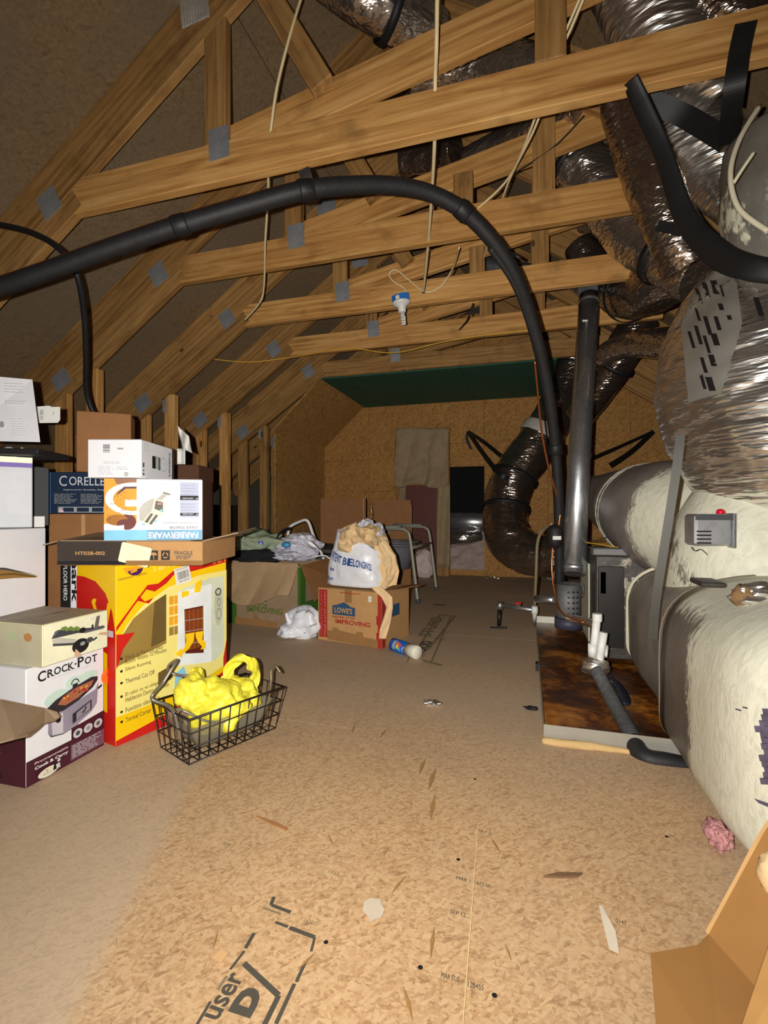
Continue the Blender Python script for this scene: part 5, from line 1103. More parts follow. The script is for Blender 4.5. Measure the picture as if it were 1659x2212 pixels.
q = Print(at(80, 914, 1.50), RT*0.072, UP*0.050, -FW); q.poly([(0, 0), (0.9, 0.02), (1, 0.2), (1, 1), (0.62, 1.0), (0.55, 1.08), (0, 1.02)], PAPER); q.bars(0.12, 0.2, 0.28, 0.85, 8, GREY, False); q.line([(0.7, 0.5), (0.72, 0.7)], 0.002, GREY); q.build('label_paper', pa_)
# white tags poking out behind the toaster boxes
tg = thing('paper_tag', 'white crumpled shipping tag leaning on a stud behind the small white carton', 'tag', at(398, 945, 1.9))
MB().grid(lambda u, v: at(384+8*v+24*u, 920+48*v+22*u*(1-v*0.3)-4*v*u, 1.9+0.02*math.sin(u*5+v*3)), 6, 6).build('tag_paper', PAPER, tg, thick=0.001)
tg = thing('paper_tag', 'small square white paper tag just below the crumpled tag', 'tag', at(391, 985, 1.88))
MB().grid(lambda u, v: at(382+18*u, 969+34*v, 1.88+0.01*math.sin(u*4)), 4, 4).build('tag_paper', PAPER, tg, thick=0.001)
# brown carton behind the toaster carrying the tags
a = at(425, 1170, 1.80); a.z = 0
bx = Box('brown_carton', 'tall dark brown carton hidden behind the toaster carton with its right edge showing', at(330, 1300, 1.95)*1.0-V((0, 0, at(330, 1300, 1.95).z)), RT, 0.185, 0.17, CAMZ+(CY-1004)/F*1.95, flat('dark red brown card', (84, 52, 34), 0.8))
# ================================================================ wire basket with yellow bag
q00, q10, q01, q11 = fl(408, 1655), fl(600, 1573), fl(372, 1610), fl(560, 1545)
U = udir(q00, q10); Dv = V((-U.y, U.x, 0)); LB = (q10-q00).length*0.97; DB = 0.15; HB = 0.125
wk = thing('wire_basket', 'black wire basket with handle holding the yellow bag, on the floor', 'basket', q00+U*LB/2+Dv*DB/2)
BW = flat('black wire', (34, 28, 26), 0.45)
def bp(u, d, h):
    k = h/HB; fx = 1+0.10*k
    return q00+U*(LB/2+(u-0.5)*LB*fx)+Dv*(DB/2+(d-0.5)*DB*(1+0.30*k))+V((0, 0, 0.004+h))
rw = 0.0019
def rim(h, r=rw): return MB().tube([bp(0, 0, h), bp(1, 0, h), bp(1, 1, h), bp(0, 1, h), bp(0, 0, h)], r, 8, 1, smooth=False)
rim(HB, 0.003).build('top_rim', BW, wk)
for h in (0.0, HB*0.35, HB*0.68): rim(h).build('side_ring', BW, wk)
for i in range(1, 10): MB().tube([bp(i/10, 0, HB), bp(i/10, 0, 0), bp(i/10, 1, 0), bp(i/10, 1, HB)], rw, 6, 1, smooth=False).build('cross_wire', BW, wk)
for j in range(0, 6): MB().tube([bp(0, j/5, HB), bp(0, j/5, 0), bp(1, j/5, 0), bp(1, j/5, HB)], rw, 6, 1, smooth=False).build('long_wire', BW, wk)
for i in range(8): MB().tube([bp(i/8, 0, 0.001), bp((i+1)/8, 0.9, 0.001)], rw*0.8, 6, 1, smooth=False).build('floor_wire', BW, wk)
HW = flat('grey handle wire', (150, 146, 138), 0.35, 0.7)
zh = zdepth(bp(0, .5, HB))
MB().tube([bp(0, 0.35, HB), at(362, 1524, zh), at(331, 1512, zh), at(330, 1500, zh), at(352, 1475, zh+.03), at(372, 1443, zh+.05), at(382, 1426, zh+.07), at(366, 1436, zh+.09), at(364, 1446, zh+.10), at(376, 1456, zh+.11), at(400, 1460, zh+.11), at(430, 1455, zh+.12)], 0.0042, 10, 8).build('bail_handle', HW, wk)
MB().tube([bp(0, 0.30, HB), at(395, 1535, zh), at(440, 1556, zh), at(470, 1560, zh)], 0.003, 8, 8).build('bail_wire', HW, wk)
MB().tube([bp(0.0, 0.35, HB), bp(0.01, 0.3, HB*0.6), bp(0.02, 0.25, HB*0.3)], 0.004, 8, 6).build('hook_wire', HW, wk)
MB().tube([bp(0.97, 0.25, HB*0.2), bp(0.99, 0.3, HB), bp(1.0, 0.35, HB+0.035), bp(1.02, 0.30, HB+0.048), bp(1.05, 0.22, HB+0.03)], 0.004, 10, 6).build('end_hook', flat('bronze hook', (116, 106, 80), 0.4, 0.6), wk)
MB().tube([bp(0.93, 0.7, 0.02), bp(0.93, 0.7, HB+0.012), bp(0.96, 0.7, HB+0.018), bp(0.97, 0.7, 0.02)], rw, 8, 6).build('end_loop', BW, wk)
lin = MB(); lin.grid(lambda u, v: bp(0.06+0.88*u, 0.06+0.88*v, 0.006+0.085*max(abs(2*u-1)**6, abs(2*v-1)**6)), 24, 16)
GLS, nt, bs = newmat('clear grey plastic'); bs.inputs['Base Color'].default_value = (*srgb(150, 144, 124), 1); bs.inputs['Roughness'].default_value = 0.3; bs.inputs['Alpha'].default_value = 0.55
lt = thing('plastic_tray', 'clear smoky plastic tray inside the wire basket under the yellow bag', 'tray', bp(0.5, 0.5, 0.01)); lin.build('tray_shell', GLS, lt)
def filmmat(name, c, tr=0.5):
    m, nt, bs = newmat(name); cc = srgb(*c); n = noi(nt, coords(nt), 14, 5, 0.6, 0.5)
    lk(nt, ramp(nt, n, [(0.3, tuple(x*0.85 for x in cc)), (0.7, cc)]), bs.inputs['Base Color']); bs.inputs['Roughness'].default_value = 0.45
    bs.inputs['Subsurface Weight'].default_value = 0.0; bs.inputs['Alpha'].default_value = 1-0.15*tr
    bump(nt, bs, noi(nt, coords(nt), 22, 5, 0.6, 1.0), 0.35, 0.01); MATS[name] = m; return m
YBAG = filmmat('yellow bag film', (246, 236, 70), 0.6)
yb = thing('yellow_bag', 'yellow thin plastic shopping bag with open handle loop lying in the wire basket', 'bag', bp(0.45, 0.5, 0.05))
m = MB(); cB = bp(0.46, 0.55, 0.095); m.blob(cB, (0.098, 0.07, 0.072), 0.42, 1.5, 11, 5, flatz=-0.080, cre=0.55)
m.blob(bp(0.30, 0.6, 0.135), (0.055, 0.05, 0.055), 0.5, 1.5, 12, 5, cre=0.5); m.blob(bp(0.70, 0.5, 0.10), (0.065, 0.05, 0.05), 0.5, 1.5, 13, 5, cre=0.5)
m.build('bag_body', YBAG, yb)
m = MB(); zl = zdepth(bp(0.8, 0.6, HB)); lp = [at(x, y, zl+d) for x, y, d in ((497, 1478, -.02), (494, 1455, 0), (503, 1434, .0), (522, 1424, .0), (540, 1428, .01), (549, 1444, .02), (551, 1462, .03), (543, 1482, .02), (522, 1498, .0))]
P = smooth_path(lp, 6)
def lfn(u, v):
    i = min(int(u*(len(P)-1)), len(P)-1); c = P[i]; mid = at(522, 1460, zl+0.01); d_ = (c-mid).normalized()
    wv = 0.016+0.007*noise.noise(V((u*8, 1, 2)))+(0.012 if u < .12 or u > .85 else 0)
    return c+d_*(v-0.5)*2*wv+FW*(0.010*math.sin(v*7+u*20))
m.grid(lfn, 50, 5); m.build('handle_loop', YBAG, yb, thick=0.0015)
m = MB(); m.grid(lambda u, v: at(410+30*u+12*v, 1448+60*v-8*math.sin(u*3), zl-0.04+0.02*math.sin(u*6+v*4)), 10, 10); m.build('handle_flap', YBAG, yb, thick=0.0015)

# ================================================================ middle of the floor
# red-striped moving carton
A = fl(825, 1402); Bq = fl(687, 1381); ud = udir(Bq, A); wL = (A-Bq).length
hL = CAMZ+(CY-1281)/F*zdepth(A)
rb = Box('moving_box', 'brown moving carton with red edge stripes carrying the white belongings bag', Bq, ud, wL, 0.30, hL, CARD)
f = rb.front(); RP = flat('dull red print', (164, 44, 36), 0.6)
f.rect(0.02, 0.06, 0.155, 0.97, RP); f.text('HEAVY DUTY SMALL', 0.10, 0.93, 0.64, 0.05, flat('pale red print', (214, 130, 110), 0.6), -math.pi/2); f.text('Heavy Duty Chico', 0.045, 0.93, 0.60, 0.03, flat('pale red print', (214, 130, 110), 0.6), -math.pi/2)
f.rect(0.94, 0.0, 1.0, 0.97, RP); f.rect(0.92, 0.42, 0.95, 0.58, RP); f.rect(0.92, 0.12, 0.95, 0.28, RP)
LB_ = flat('store blue print', (46, 78, 112), 0.6)
f.poly([(0.24, 0.52), (0.60, 0.52), (0.60, 0.68), (0.54, 0.685), (0.48, 0.735), (0.42, 0.765), (0.36, 0.73), (0.30, 0.70), (0.24, 0.69)], LB_)
f.text("LOWE'S", 0.275, 0.555, 0.28, 0.105, CARD, 0, 0.03); f.text('NEVER STOP', 0.24, 0.455, 0.36, 0.045, RP, 0, 0.02); f.text('IMPROVING', 0.29, 0.355, 0.54, 0.085, RP, 0, 0.03)
TAPE = flat('tan tape', (150, 112, 70), 0.35)
f.rect(0.44, 0.76, 0.55, 1.0, TAPE); f.poly([(0.16, 0.03), (0.94, 0.0), (0.94, 0.15), (0.73, 0.17), (0.72, 0.25), (0.62, 0.25), (0.61, 0.20), (0.34, 0.23), (0.33, 0.27), (0.25, 0.27), (0.24, 0.21), (0.16, 0.20)], TAPE)
f.rect(0.80, 0.82, 0.85, 0.92, PAPER); f.rect(0.815, 0.85, 0.835, 0.89, LGREY); f.lines(0.36, 0.93, 0.70, 0.95, 1, RP, 0.8, 4, 0.03); f.build('front_print', rb.body)
r = rb.right(); r.rect(0, 0, 0.12, 1, RP); r.rect(0.30, 0.50, 0.62, 0.72, LB_); r.build('side_print', rb.body)
rb.flap([rb.P(wL, 0.06, hL), rb.P(wL, 0.29, hL), rb.P(wL+0.09, 0.29, hL+0.012), rb.P(wL+0.10, 0.22, hL+0.014)], CARDD)
# belongings bag
zbB = zdepth(rb.P(wL/2, 0.12, 0)); bgC = rb.P(wL*0.45, 0.15, hL)
bg = thing('belongings_bag', 'white plastic bag lettered in blue, stuffed with tan paper, sitting on the moving carton', 'bag', bgC)
def bagfn(u, v):
    a = 2*math.pi*u; k = v
    rx = 0.170-0.045*k; ry = 0.115+0.02*math.sin(k*3.0)-0.02*k
    z = 0.004+0.245*k-0.055*k*math.cos(a)
    c, s = math.cos(a), math.sin(a); c = math.copysign(abs(c)**0.62, c); s = math.copysign(abs(s)**0.62, s)
    q = V((c*3+9, s*3, k*4)); b = 1+0.05*noise.noise(q)+0.05*(0.4-abs(noise.noise(q*2.2)))+0.03*noise.noise(V((a*9, k*3, 1)))*k
    if k == 0: rx *= 0.9; ry *= 0.85
    return bgC+rb.U*(c*rx*b+0.02*k-0.01)+rb.D*s*ry*b+V((0, 0, z*(1+0.04*noise.noise(V((a*2, 3, 1))))))
m = MB(); m.grid(bagfn, 72, 26); bgo = m.build('bag_body', BAGW, bg, thick=0.002)
# blue lettering follows the film
def bagtext(t, a0, a1, v0, v1, mat, nm, slope=0.0):
    vs, fs, asp = text_tris(t, 0.03); bm_ = bmesh.new(); bv = []
    for x, y in vs:
        u = (a0+(a1-a0)*x)/(2*math.pi); v = v0+(v1-v0)*y+slope*x; p = bagfn(u, v); c = bagfn(u, v)-bgC; n_ = V((c.x, c.y, 0)).normalized(); bv.append(bm_.verts.new(p+n_*0.0035))
    for f_ in fs:
        try: bm_.faces.new([bv[k] for k in f_])
        except ValueError: pass
    me = bpy.data.meshes.new(nm); bm_.to_mesh(me); bm_.free(); me.materials.append(mat); o = bpy.data.objects.new(nm, me); COL.objects.link(o); o.parent = bg; o.matrix_parent_inverse = pw(bg).inverted()
BINK = flat('blue bag ink', (44, 74, 140), 0.5)
bagtext('PATIENT BELONGINGS', 4.02, 5.50, 0.50, 0.66, BINK, 'printed_words', -0.06)
bagtext('Name', 4.05, 4.32, 0.30, 0.38, BINK, 'printed_words'); bagtext('Room', 4.00, 4.32, 0.12, 0.20, BINK, 'printed_words')
m = MB(); m.grid(lambda u, v: at(690-28*u+10*v, 1190-18*u+14*v-10*math.sin(u*3), zbB+0.02+0.02*math.sin(u*5+v*2)), 8, 6); m.build('bag_handle', BAGW, bg, thick=0.002)
m = MB(); m.tube([at(664, 1207, zbB+.05), at(678, 1203, zbB+.04), at(700, 1200, zbB+.02), at(712, 1206, zbB)], [0.006, 0.010, 0.009, 0.007], 8, 5, flat_=0.4); m.build('bag_handle', BAGW, bg)
def crumple(parent, nm, c, rad, mat, seed, amp=0.5, sub=3): return MB().blob(c, rad, amp*0.62, 1.9, seed, sub, cre=1.3).build(nm, mat, parent)
pp = thing('packing_paper', 'crumpled tan packing paper spilling from the belongings bag and down the moving carton', 'paper', bgC+V((0, 0, 0.2)))
for i, (px, py, rx, rz) in enumerate(((762, 1160, .060, .065), (788, 1172, .075, .05), (815, 1172, .055, .055), (752, 1178, .045, .04), (800, 1146, .045, .03))): crumple(pp, 'paper_wad', at(px, py, zbB-0.02+0.05*(i % 3)), (rx, .07, rz), KRAFTP, 20+i, 0.7)
for i, (px, py, rx) in enumerate(((790, 1140, .045), (815, 1148, .035))): crumple(pp, 'white_wad', at(px, py, zbB+0.08), (rx, .05, .045), flat('grey white paper', (206, 204, 212), 0.7, bmp=0.2), 30+i, 0.6)
m = MB(); zs = zdepth(rb.P(wL, 0.02, 0))
def drape(u, v):
    pts = [(818, 1172, 26), (840, 1205, 30), (846, 1240, 36), (838, 1270, 44)]
    x = v*3; i = min(int(x), 2); tt = x-i; cx, cy, ww = (pts[i][k]+(pts[i+1][k]-pts[i][k])*tt for k in range(3))
    return at(cx-8*v+(u-0.5)*ww*1.2, cy+6*math.sin(u*5), zs+0.10-0.02*v+0.010*math.sin(u*7+v*2)+0.02*noise.noise(V((u*5, v*7, 1))))
m.grid(drape, 16, 24); m.build('paper_drape', KRAFTP, pp, thick=0.0015)
m = MB()
def strip(u, v):
    pts = [(812, 1268, 20), (836, 1290, 20), (842, 1312, 12), (836, 1340, 15), (830, 1360, 16), (826, 1380, 12)]
    x = v*5; i = min(int(x), 4); tt = x-i; cx, cy, ww = (pts[i][k]+(pts[i+1][k]-pts[i][k])*tt for k in range(3))
    return at(cx+(u-0.5)*ww*1.2, cy, zs-0.035-0.01*v+0.006*math.sin(u*4+v*6))
m.grid(strip, 8, 30); m.build('paper_strip', KRAFTP, pp, thick=0.0015)

# spray can
c0, c1 = fl(852, 1405), fl(905, 1424)
c0 = V((c0.x, c0.y, 0.030)); c1 = V((c1.x, c1.y, 0.030)); ax = (c1-c0); Lc = 0.172; ax.normalize()
c0 = at(850, 1392, zdepth(fl(852, 1406))); c0.z = 0.0305
scn = thing('spray_can', 'blue spray can with white cap lying on the floor beside the moving carton', 'can', c0+ax*Lc/2)
MB().lathe([(0.020, 0.002), (0.026, 0), (0.0305, 0.006), (0.030, 0.010), (0.030, 0.112)], c0, ax, 28).build('can_body', flat('blue can', (34, 92, 176), 0.3, 0.2), scn)
MB().lathe([(0.0305, 0.111), (0.0305, 0.168), (0.028, 0.173), (0.0, 0.174)], c0, ax, 28).build('cap', flat('white cap', (226, 222, 204), 0.45), scn)
MB().lathe([(0.029, -0.001), (0.0312, 0.001), (0.0312, 0.005)], c0, ax, 28, cap=False).build('base_rim', GALV, scn)
tc_ = (CAM-(c0+ax*0.06)); tc_ = (tc_-ax*tc_.dot(ax)).normalized(); sd = ax.cross(tc_)
def canpatch(u0, u1, a0, a1, mat, nm, n=6, rr=0.0306):
    m = MB(); m.grid(lambda u, v: c0+ax*(u0+(u1-u0)*u)+(tc_*math.cos(a0+(a1-a0)*v)+sd*math.sin(a0+(a1-a0)*v))*rr, 3, n); m.build(nm, mat, scn)
def candot(u, a, r_, mat): MB().prism([c0+ax*(u+r_*math.cos(k*.6))+(tc_*math.cos(a+r_/0.03*math.sin(k*.6))+sd*math.sin(a+r_/0.03*math.sin(k*.6)))*0.0307 for k in range(10)], tc_*0.0003).build('colour_dot', mat, scn)
candot(0.062, 0.15, 0.011, flat('lime dot', (206, 214, 70), 0.4)); candot(0.078, -0.15, 0.011, flat('pink dot', (206, 80, 130), 0.4)); candot(0.060, -0.35, 0.009, flat('orange sticker', (244, 122, 40), 0.45)); candot(0.078, 0.45, 0.009, flat('aqua dot', (90, 180, 200), 0.4))
canpatch(0.036, 0.044, -0.8, 0.7, LGREY, 'label_bar'); canpatch(0.028, 0.032, -0.6, 0.6, LGREY, 'label_bar'); canpatch(0.096, 0.101, 0.0, 0.7, LGREY, 'label_bar'); canpatch(0.0, 0.012, -1.4, 1.4, flat('deep blue', (20, 50, 120), 0.4), 'label_bar', 8, 0.0305)

# green-edged moving carton, open, full of clothes
A = fl(648, 1362); Bq = fl(494, 1345); ud = udir(Bq, A); wG = (A-Bq).length; hG = CAMZ+(CY-1222)/F*zdepth(A)
gx = Box('moving_box', 'open brown moving carton with green edges overflowing with clothes and plastic', Bq, ud, wG, 0.36, hG, CARDG, open_=True)
f = gx.front(); GR = flat('dull green print', (62, 104, 34), 0.6); GRT = flat('olive print', (92, 108, 44), 0.6)
f.rect(0, 0.0, 0.12, 0.62, GR); f.rect(0.97, 0, 1, 0.97, GR); f.rect(0.22, 0.40, 0.55, 0.56, flat('dark store blue print', (44, 60, 104), 0.6)); f.text("LOWE'S", 0.25, 0.42, 0.26, 0.09, CARDG, 0, 0.03)
f.text('NEVER STOP', 0.22, 0.30, 0.34, 0.06, GRT, 0, 0.02); f.text('IMPROVING', 0.27, 0.21, 0.50, 0.10, GRT, 0, 0.03); f.poly([(0.1, 0.0), (0.7, 0.0), (0.7, 0.09), (0.45, 0.11), (0.40, 0.2), (0.36, 0.2), (0.35, 0.1), (0.1, 0.12)], TAPE); f.build('front_print', gx.body)
r = gx.right(); r.rect(0, 0, 1, 0.97, CARDG); r.rect(0, 0, 0.16, 1, GR); r.rect(0.1, 0.0, 1, 0.42, GR); r.build('side_print', gx.body)
P_ = gx.P
gx.flap([P_(wG, 0.01, hG), P_(wG, 0.35, hG+0.02), P_(wG+0.09, 0.34, hG-0.12), P_(wG+0.075, 0.03, hG-0.20)], CARDD)
m = MB()
def fan(u, v):
    x = 0.0+wG*0.98*u; o = -0.06-0.10*math.sin(u*2.6+0.3)*v
    return P_(x+(-0.02)*v*(1-u), 0.0+o*v-0.012*abs(math.sin(u*11))*v, hG+0.01-(0.06+0.16*math.sin(min(1, u*1.15)*2.6)**0.7)*v)
m.grid(fan, 40, 8, smooth=False); m.build('paper_flap', KRAFTP if False else flat('dusty tan card', (176, 146, 110), 0.8), gx.t, thick=0.003)
cl_ = thing('clothes_pile', 'pile of pale green and black clothes with white drawstring in the open green-edged carton', 'clothes', P_(0.1, 0.2, hG))
zq = zdepth(P_(wG*.4, .2, 0))
MB().blob(at(545, 1175, zq+.05), (0.20, 0.16, 0.085), 0.45, 2.2, 41, 4, cre=0.8).build('green_cloth', flat('sage cloth', (150, 162, 136), 0.9, bmp=0.2), cl_)
MB().blob(at(548, 1200, zq-.06), (0.19, 0.12, 0.045), 0.4, 2.5, 42, 4, cre=0.8).build('black_cloth', flat('black cloth', (22, 22, 26), 0.9), cl_)
MB().tube([at(516, 1162, zq-.10), at(520, 1156, zq-.1), at(527, 1160, zq-.1), at(522, 1165, zq-.1), at(535, 1172, zq-.10), at(555, 1173, zq-.1), at(568, 1168, zq-.1), at(562, 1163, zq-.1), at(568, 1170, zq-.1)], 0.0035, 8, 6).build('drawstring', PVC, cl_)
q = Print(at(549, 1192, zq-.12), (RT*0.9+UP*0.15)*0.065, (UP-RT*0.1)*0.055, -FW); q.rect(0, 0, 1, 1, flat('royal blue label', (30, 52, 160), 0.5)); q.text('M', 0.5, 0.45, 0.4, 0.4, PAPER, 0.2); q.build('blue_label', cl_)
MB().tube([at(585, 1180, zq), at(595, 1172, zq), at(602, 1155, zq), at(614, 1145, zq+.05), at(625, 1142, zq+.1)], [0.014]*5, 8, 6, flat_=0.4).build('black_strap', flat('black cloth', (22, 22, 26), 0.9), cl_)
wp = thing('white_plastic_bag', 'crumpled white plastic bag with a blue patch on the clothes pile in the open carton', 'bag', at(640, 1185, zq))
MB().blob(at(648, 1182, zq+0.02), (0.135, 0.11, 0.08), 0.4, 1.8, 43, 4, cre=1.1).build('bag_film', flat('lilac white film', (204, 202, 214), 0.4, bmp=0.3), wp)
MB().blob(at(605, 1198, zq-.08), (0.12, 0.08, 0.035), 0.4, 1.8, 44, 4, cre=1.1).build('bag_film', flat('lilac white film', (204, 202, 214), 0.4, bmp=0.3), wp)
MB().blob(at(618, 1177, zq-0.12), (0.028, 0.02, 0.018), 0.4, 3, 45, 3).build('blue_patch', flat('sky film', (60, 140, 190), 0.4), wp)
# white plastic bag on the floor between the cartons
c = fl(655, 1378); wp2 = thing('white_plastic_bag', 'crumpled white plastic bag slumped on the floor between the two moving cartons', 'bag', c)
zw = zdepth(c)
MB().blob(at(660, 1345, zw+.02), (0.10, 0.07, 0.085), 0.5, 1.5, 47, 4, flatz=-0.085, cre=0.6).build('bag_film', BAGW, wp2)
MB().blob(at(632, 1362, zw+.01), (0.07, 0.06, 0.045), 0.5, 1.6, 48, 4, flatz=-0.040, cre=0.6).build('bag_film', BAGW, wp2)
MB().tube([at(618, 1324, zw), at(621, 1334, zw), at(627, 1348, zw)], [0.008, 0.011, 0.014], 8, 5, wr=0.2).build('bag_handle', BAGW, wp2)

_wb = bvh([o for o in wp2.children if o.name.startswith('bag_film')][0])
for q in ([(668, 1352), (684, 1346), (684, 1349), (668, 1355)], [(625, 1362), (632, 1361), (632, 1364), (625, 1365)], [(660, 1322), (668, 1318), (668, 1321), (661, 1325)], [(656, 1366), (661, 1365), (661, 1368), (656, 1369)]):
    o = decal(wp2, _wb, 'ink_mark', GREY, [q], 3, 3, 0.003)
    if not len(o.data.polygons): bpy.data.objects.remove(o)
# ================================================================ far end things
# grey mat / tarp bundle behind
c = fl(640, 1230); tr = thing('grey_tarp', 'dark grey folded tarp lying behind the open green-edged carton', 'tarp', V((c.x, c.y, 0)))
zt2 = 3.75; cT = at(640, 1190, zt2)
MB().grid(lambda u, v: V((0, 0, 0))+at(470+265*u, 1110, zt2-0.15+0.7*v)*1.0-V((0, 0, CAMZ-0.37-0.03*noise.noise(V((u*4, v*4, 1)))))+V((0, 0, 0)), 24, 12).build('top_fold', flat('dark grey tarp', (78, 74, 72), 0.9, var=0.25, scale=20, bmp=0.3), tr, thick=0.02)
m = MB(); aa = at(470, 1110, zt2-0.13); bb = at(735, 1110, zt2-0.13); aa.z = bb.z = 0
m.prism([aa, bb, bb+FW*0.6, aa+FW*0.6], V((0, 0, 0.34))); m.build('folded_body', flat('dark grey tarp', (78, 74, 72), 0.9, var=0.25, scale=20, bmp=0.3), tr)
# walker frame
wkf = thing('walker_frame', 'white bent tube walker handle rising behind the open carton', 'walker', at(650, 1220, 3.6))
zf = 3.50
MB().tube([at(629, 1290, zf), at(624, 1200, zf), at(622, 1160, zf), at(625, 1141, zf), at(634, 1133, zf), at(655, 1124, zf+.06), at(662, 1124, zf+.06), at(668, 1131, zf+.06), at(679, 1162, zf+.06), at(700, 1210, zf+.06), at(722, 1290, zf+.06)], 0.011, 12, 6).build('tube', PVC, wkf)
# two brown cartons at the back wall
def wallbox(label, x0, x1, y0, zc, yb=1240, name='brown_carton'):
    a = at(x0, y0, zc); b = at(x1, y0, zc); zt = a.z; a.z = 0.0
    return Box(name, label, a, RT, (b-at(x0, y0, zc)).length, 0.22, zt, CARDD)
b1 = wallbox('dark brown carton against the back wall, left of the pair behind the commode chair', 692, 790, 1076, 4.35)
MB().box((b1.w-0.02, -0.001, b1.h/2), (0.006, 0.002, b1.h)).build('edge_tape', CARD, b1.t, b1.frame())
b2 = wallbox('brown carton with rounded top corner against the back wall, behind the commode chair arms', 808, 888, 1080, 4.40)
MB().prism([b2.P(0, -0.006, b2.h*0.45), b2.P(b2.w*1.02, -0.006, b2.h*0.45), b2.P(b2.w*1.02, -0.006, b2.h*0.93), b2.P(b2.w*0.94, -0.006, b2.h*1.0), b2.P(0, -0.006, b2.h)], b2.D*0.004).build('raised_flap', CARDD, b2.t)
MB().tube([at(802, 1095, 4.3), at(804, 1110, 4.3), at(801, 1118, 4.3)], 0.004, 8).build('shiny_tie', FOIL, b2.t)
# framed doorway with hanging dust cloth
dY = YB-0.10
df = thing('cloth_door_frame', 'rough timber frame on the back wall draped with a tan dust cloth', 'frame', onY(915, 1235, dY))
def yv(px, py): return onY(px, py, dY)
for x, nm in ((862, 'frame_post'), (957, 'frame_post')):
    p = yv(x, 940); board(df, nm, (p.x, dY, 0.0), (p.x, dY, p.z+0.0), 0.13 if x > 900 else 0.07, 0.05, WOODD, V((1, 0, 0)))
p0, p1 = yv(856, 935), yv(972, 935); board(df, 'frame_head', (p0.x, dY, p0.z), (p1.x, dY, p0.z), 0.06, 0.06, WOODD, V((0, 0, 1)))
DUST = flat('tan dust cloth', (146, 126, 98), 0.9, var=0.12, scale=10, bmp=0.15)
m = MB()
def cloth(u, v):
    px = 857+(112-4*v)*u-3*math.sin(v*3)*(1-u); py = 925+125*v+5*math.sin(u*9+1)*v
    edge = min(u, 1-u)
    q = onY(px, py, dY-0.055); q.y += -0.045*abs(math.sin(u*9+1.6*v+0.8*noise.noise(V((u*3, v*3, 5)))))*(0.25+v*0.8)-0.05*abs(noise.noise(V((u*4+v*2, v*5-u, 2))))*(0.3+v)
    return q
m.grid(cloth, 50, 24); m.build('dust_cloth', DUST, df, thick=0.003)
for u0, u1, y1 in ((862, 876, 1120), (944, 972, 1225)):
    m = MB(); m.grid(lambda u, v: onY(u0+(u1-u0)*u, 1045+(y1-1045)*v, dY-0.05-0.02*math.sin(u*6+v*3)), 8, 16); m.build('cloth_tail', DUST, df, thick=0.003)
a, b = yv(872, 1048), yv(943, 1240)
dp = thing('dark_red_panel', 'dark red-brown panel standing in the cloth-draped frame on the back wall', 'panel', V(((a.x+b.x)/2, dY, 0)))
MB().box(((a.x+b.x)/2, dY+0.035, (a.z)/2), (b.x-a.x, 0.02, a.z), bev=0.002).build('panel_sheet', flat('dark red board', (88, 38, 26), 0.6), dp)
# pale pink insulation bag under the commode
c = fl(915, 1248); pb_ = thing('pale_bag', 'pale pinkish white bundle on the floor behind the commode chair legs', 'bag', c)
MB().blob(V((c.x, c.y, 0.14)), (0.12, 0.1, 0.15), 0.3, 2.2, 51, 4, flatz=-0.138).build('bundle', flat('pale pink film', (196, 178, 172), 0.7, bmp=0.3), pb_)
# commode chair
a1, a2 = fl(903, 1303), fl(943, 1275)
cc = thing('commode_chair', 'grey metal commode chair with grey plastic bucket near the back wall', 'chair', fl(880, 1290))
CG = flat('grey enamel tube', (150, 146, 132), 0.45, 0.2); PADM = flat('grey green arm pad', (128, 132, 122), 0.7)
def zfor(p): return zdepth(p)
back = (a2-a1); back.z = 0; bw = back.length; bwd = back.normalized(); lft = V((-1, 0.12, 0)).normalized()
hA = CAMZ+(CY-1143)/F*zfor(a1)
for base in (a1, a2):
    topf = base+V((0, 0, hA))+lft*0.075; rear = base+lft*0.52
    MB().tube([base, base+V((0, 0, hA*0.5))+lft*0.035, base+V((0, 0, hA*0.90))+lft*0.065, topf+V((0, 0, -0.012))+lft*0.02, topf+lft*0.07, topf+lft*0.30, topf+lft*0.36+V((0, 0, -0.03)), rear+lft*-0.04+V((0, 0, hA*0.6)), rear], 0.0125, 12, 6).build('side_frame', CG, cc)
    MB().tube([topf+lft*0.06+V((0, 0, 0.012)), topf+lft*0.32+V((0, 0, 0.012))], [0.022, 0.022], 12, 1, smooth=False, flat_=0.6).build('arm_pad', PADM, cc)
    MB().lathe([(0.017, 0), (0.017, 0.03)], base, (0, 0, 1), 14).build('rubber_foot', DGREY, cc)
    MB().lathe([(0.016, 0), (0.016, 0.03)], rear, (0, 0, 1), 14).build('rubber_foot', DGREY, cc)
hS = 0.40
for dx in (0.05, 0.45): MB().tube([a1+lft*dx+V((0, 0, hS)), a2+lft*dx+V((0, 0, hS))], 0.011, 10).build('cross_bar', CG, cc)
ctr = (a1+a2)/2+lft*0.27
MB().lathe([(0.11, 0.0), (0.135, 0.15), (0.145, 0.185), (0.165, 0.19), (0.165, 0.198), (0.14, 0.198), (0.125, 0.15), (0.10, 0.008)], V((ctr.x, ctr.y, hS-0.19)), (0, 0, 1), 30).build('bucket', flat('grey bucket', (110, 108, 114), 0.4), cc)
MB().lathe([(0.13, 0), (0.19, 0.004), (0.20, 0.012), (0.19, 0.022), (0.13, 0.022), (0.125, 0.010), (0.13, 0)], V((ctr.x, ctr.y, hS+0.012)), (0, 0, 1), 30, cap=False).build('seat_ring', flat('grey seat', (96, 94, 98), 0.4), cc)
MB().tube([a1+lft*0.46+V((0, 0, hS+0.02))+bwd*0.2, a1+lft*0.48+V((0, 0, hA+0.05))+bwd*0.2], 0.012, 10).build('back_post', CG, cc)
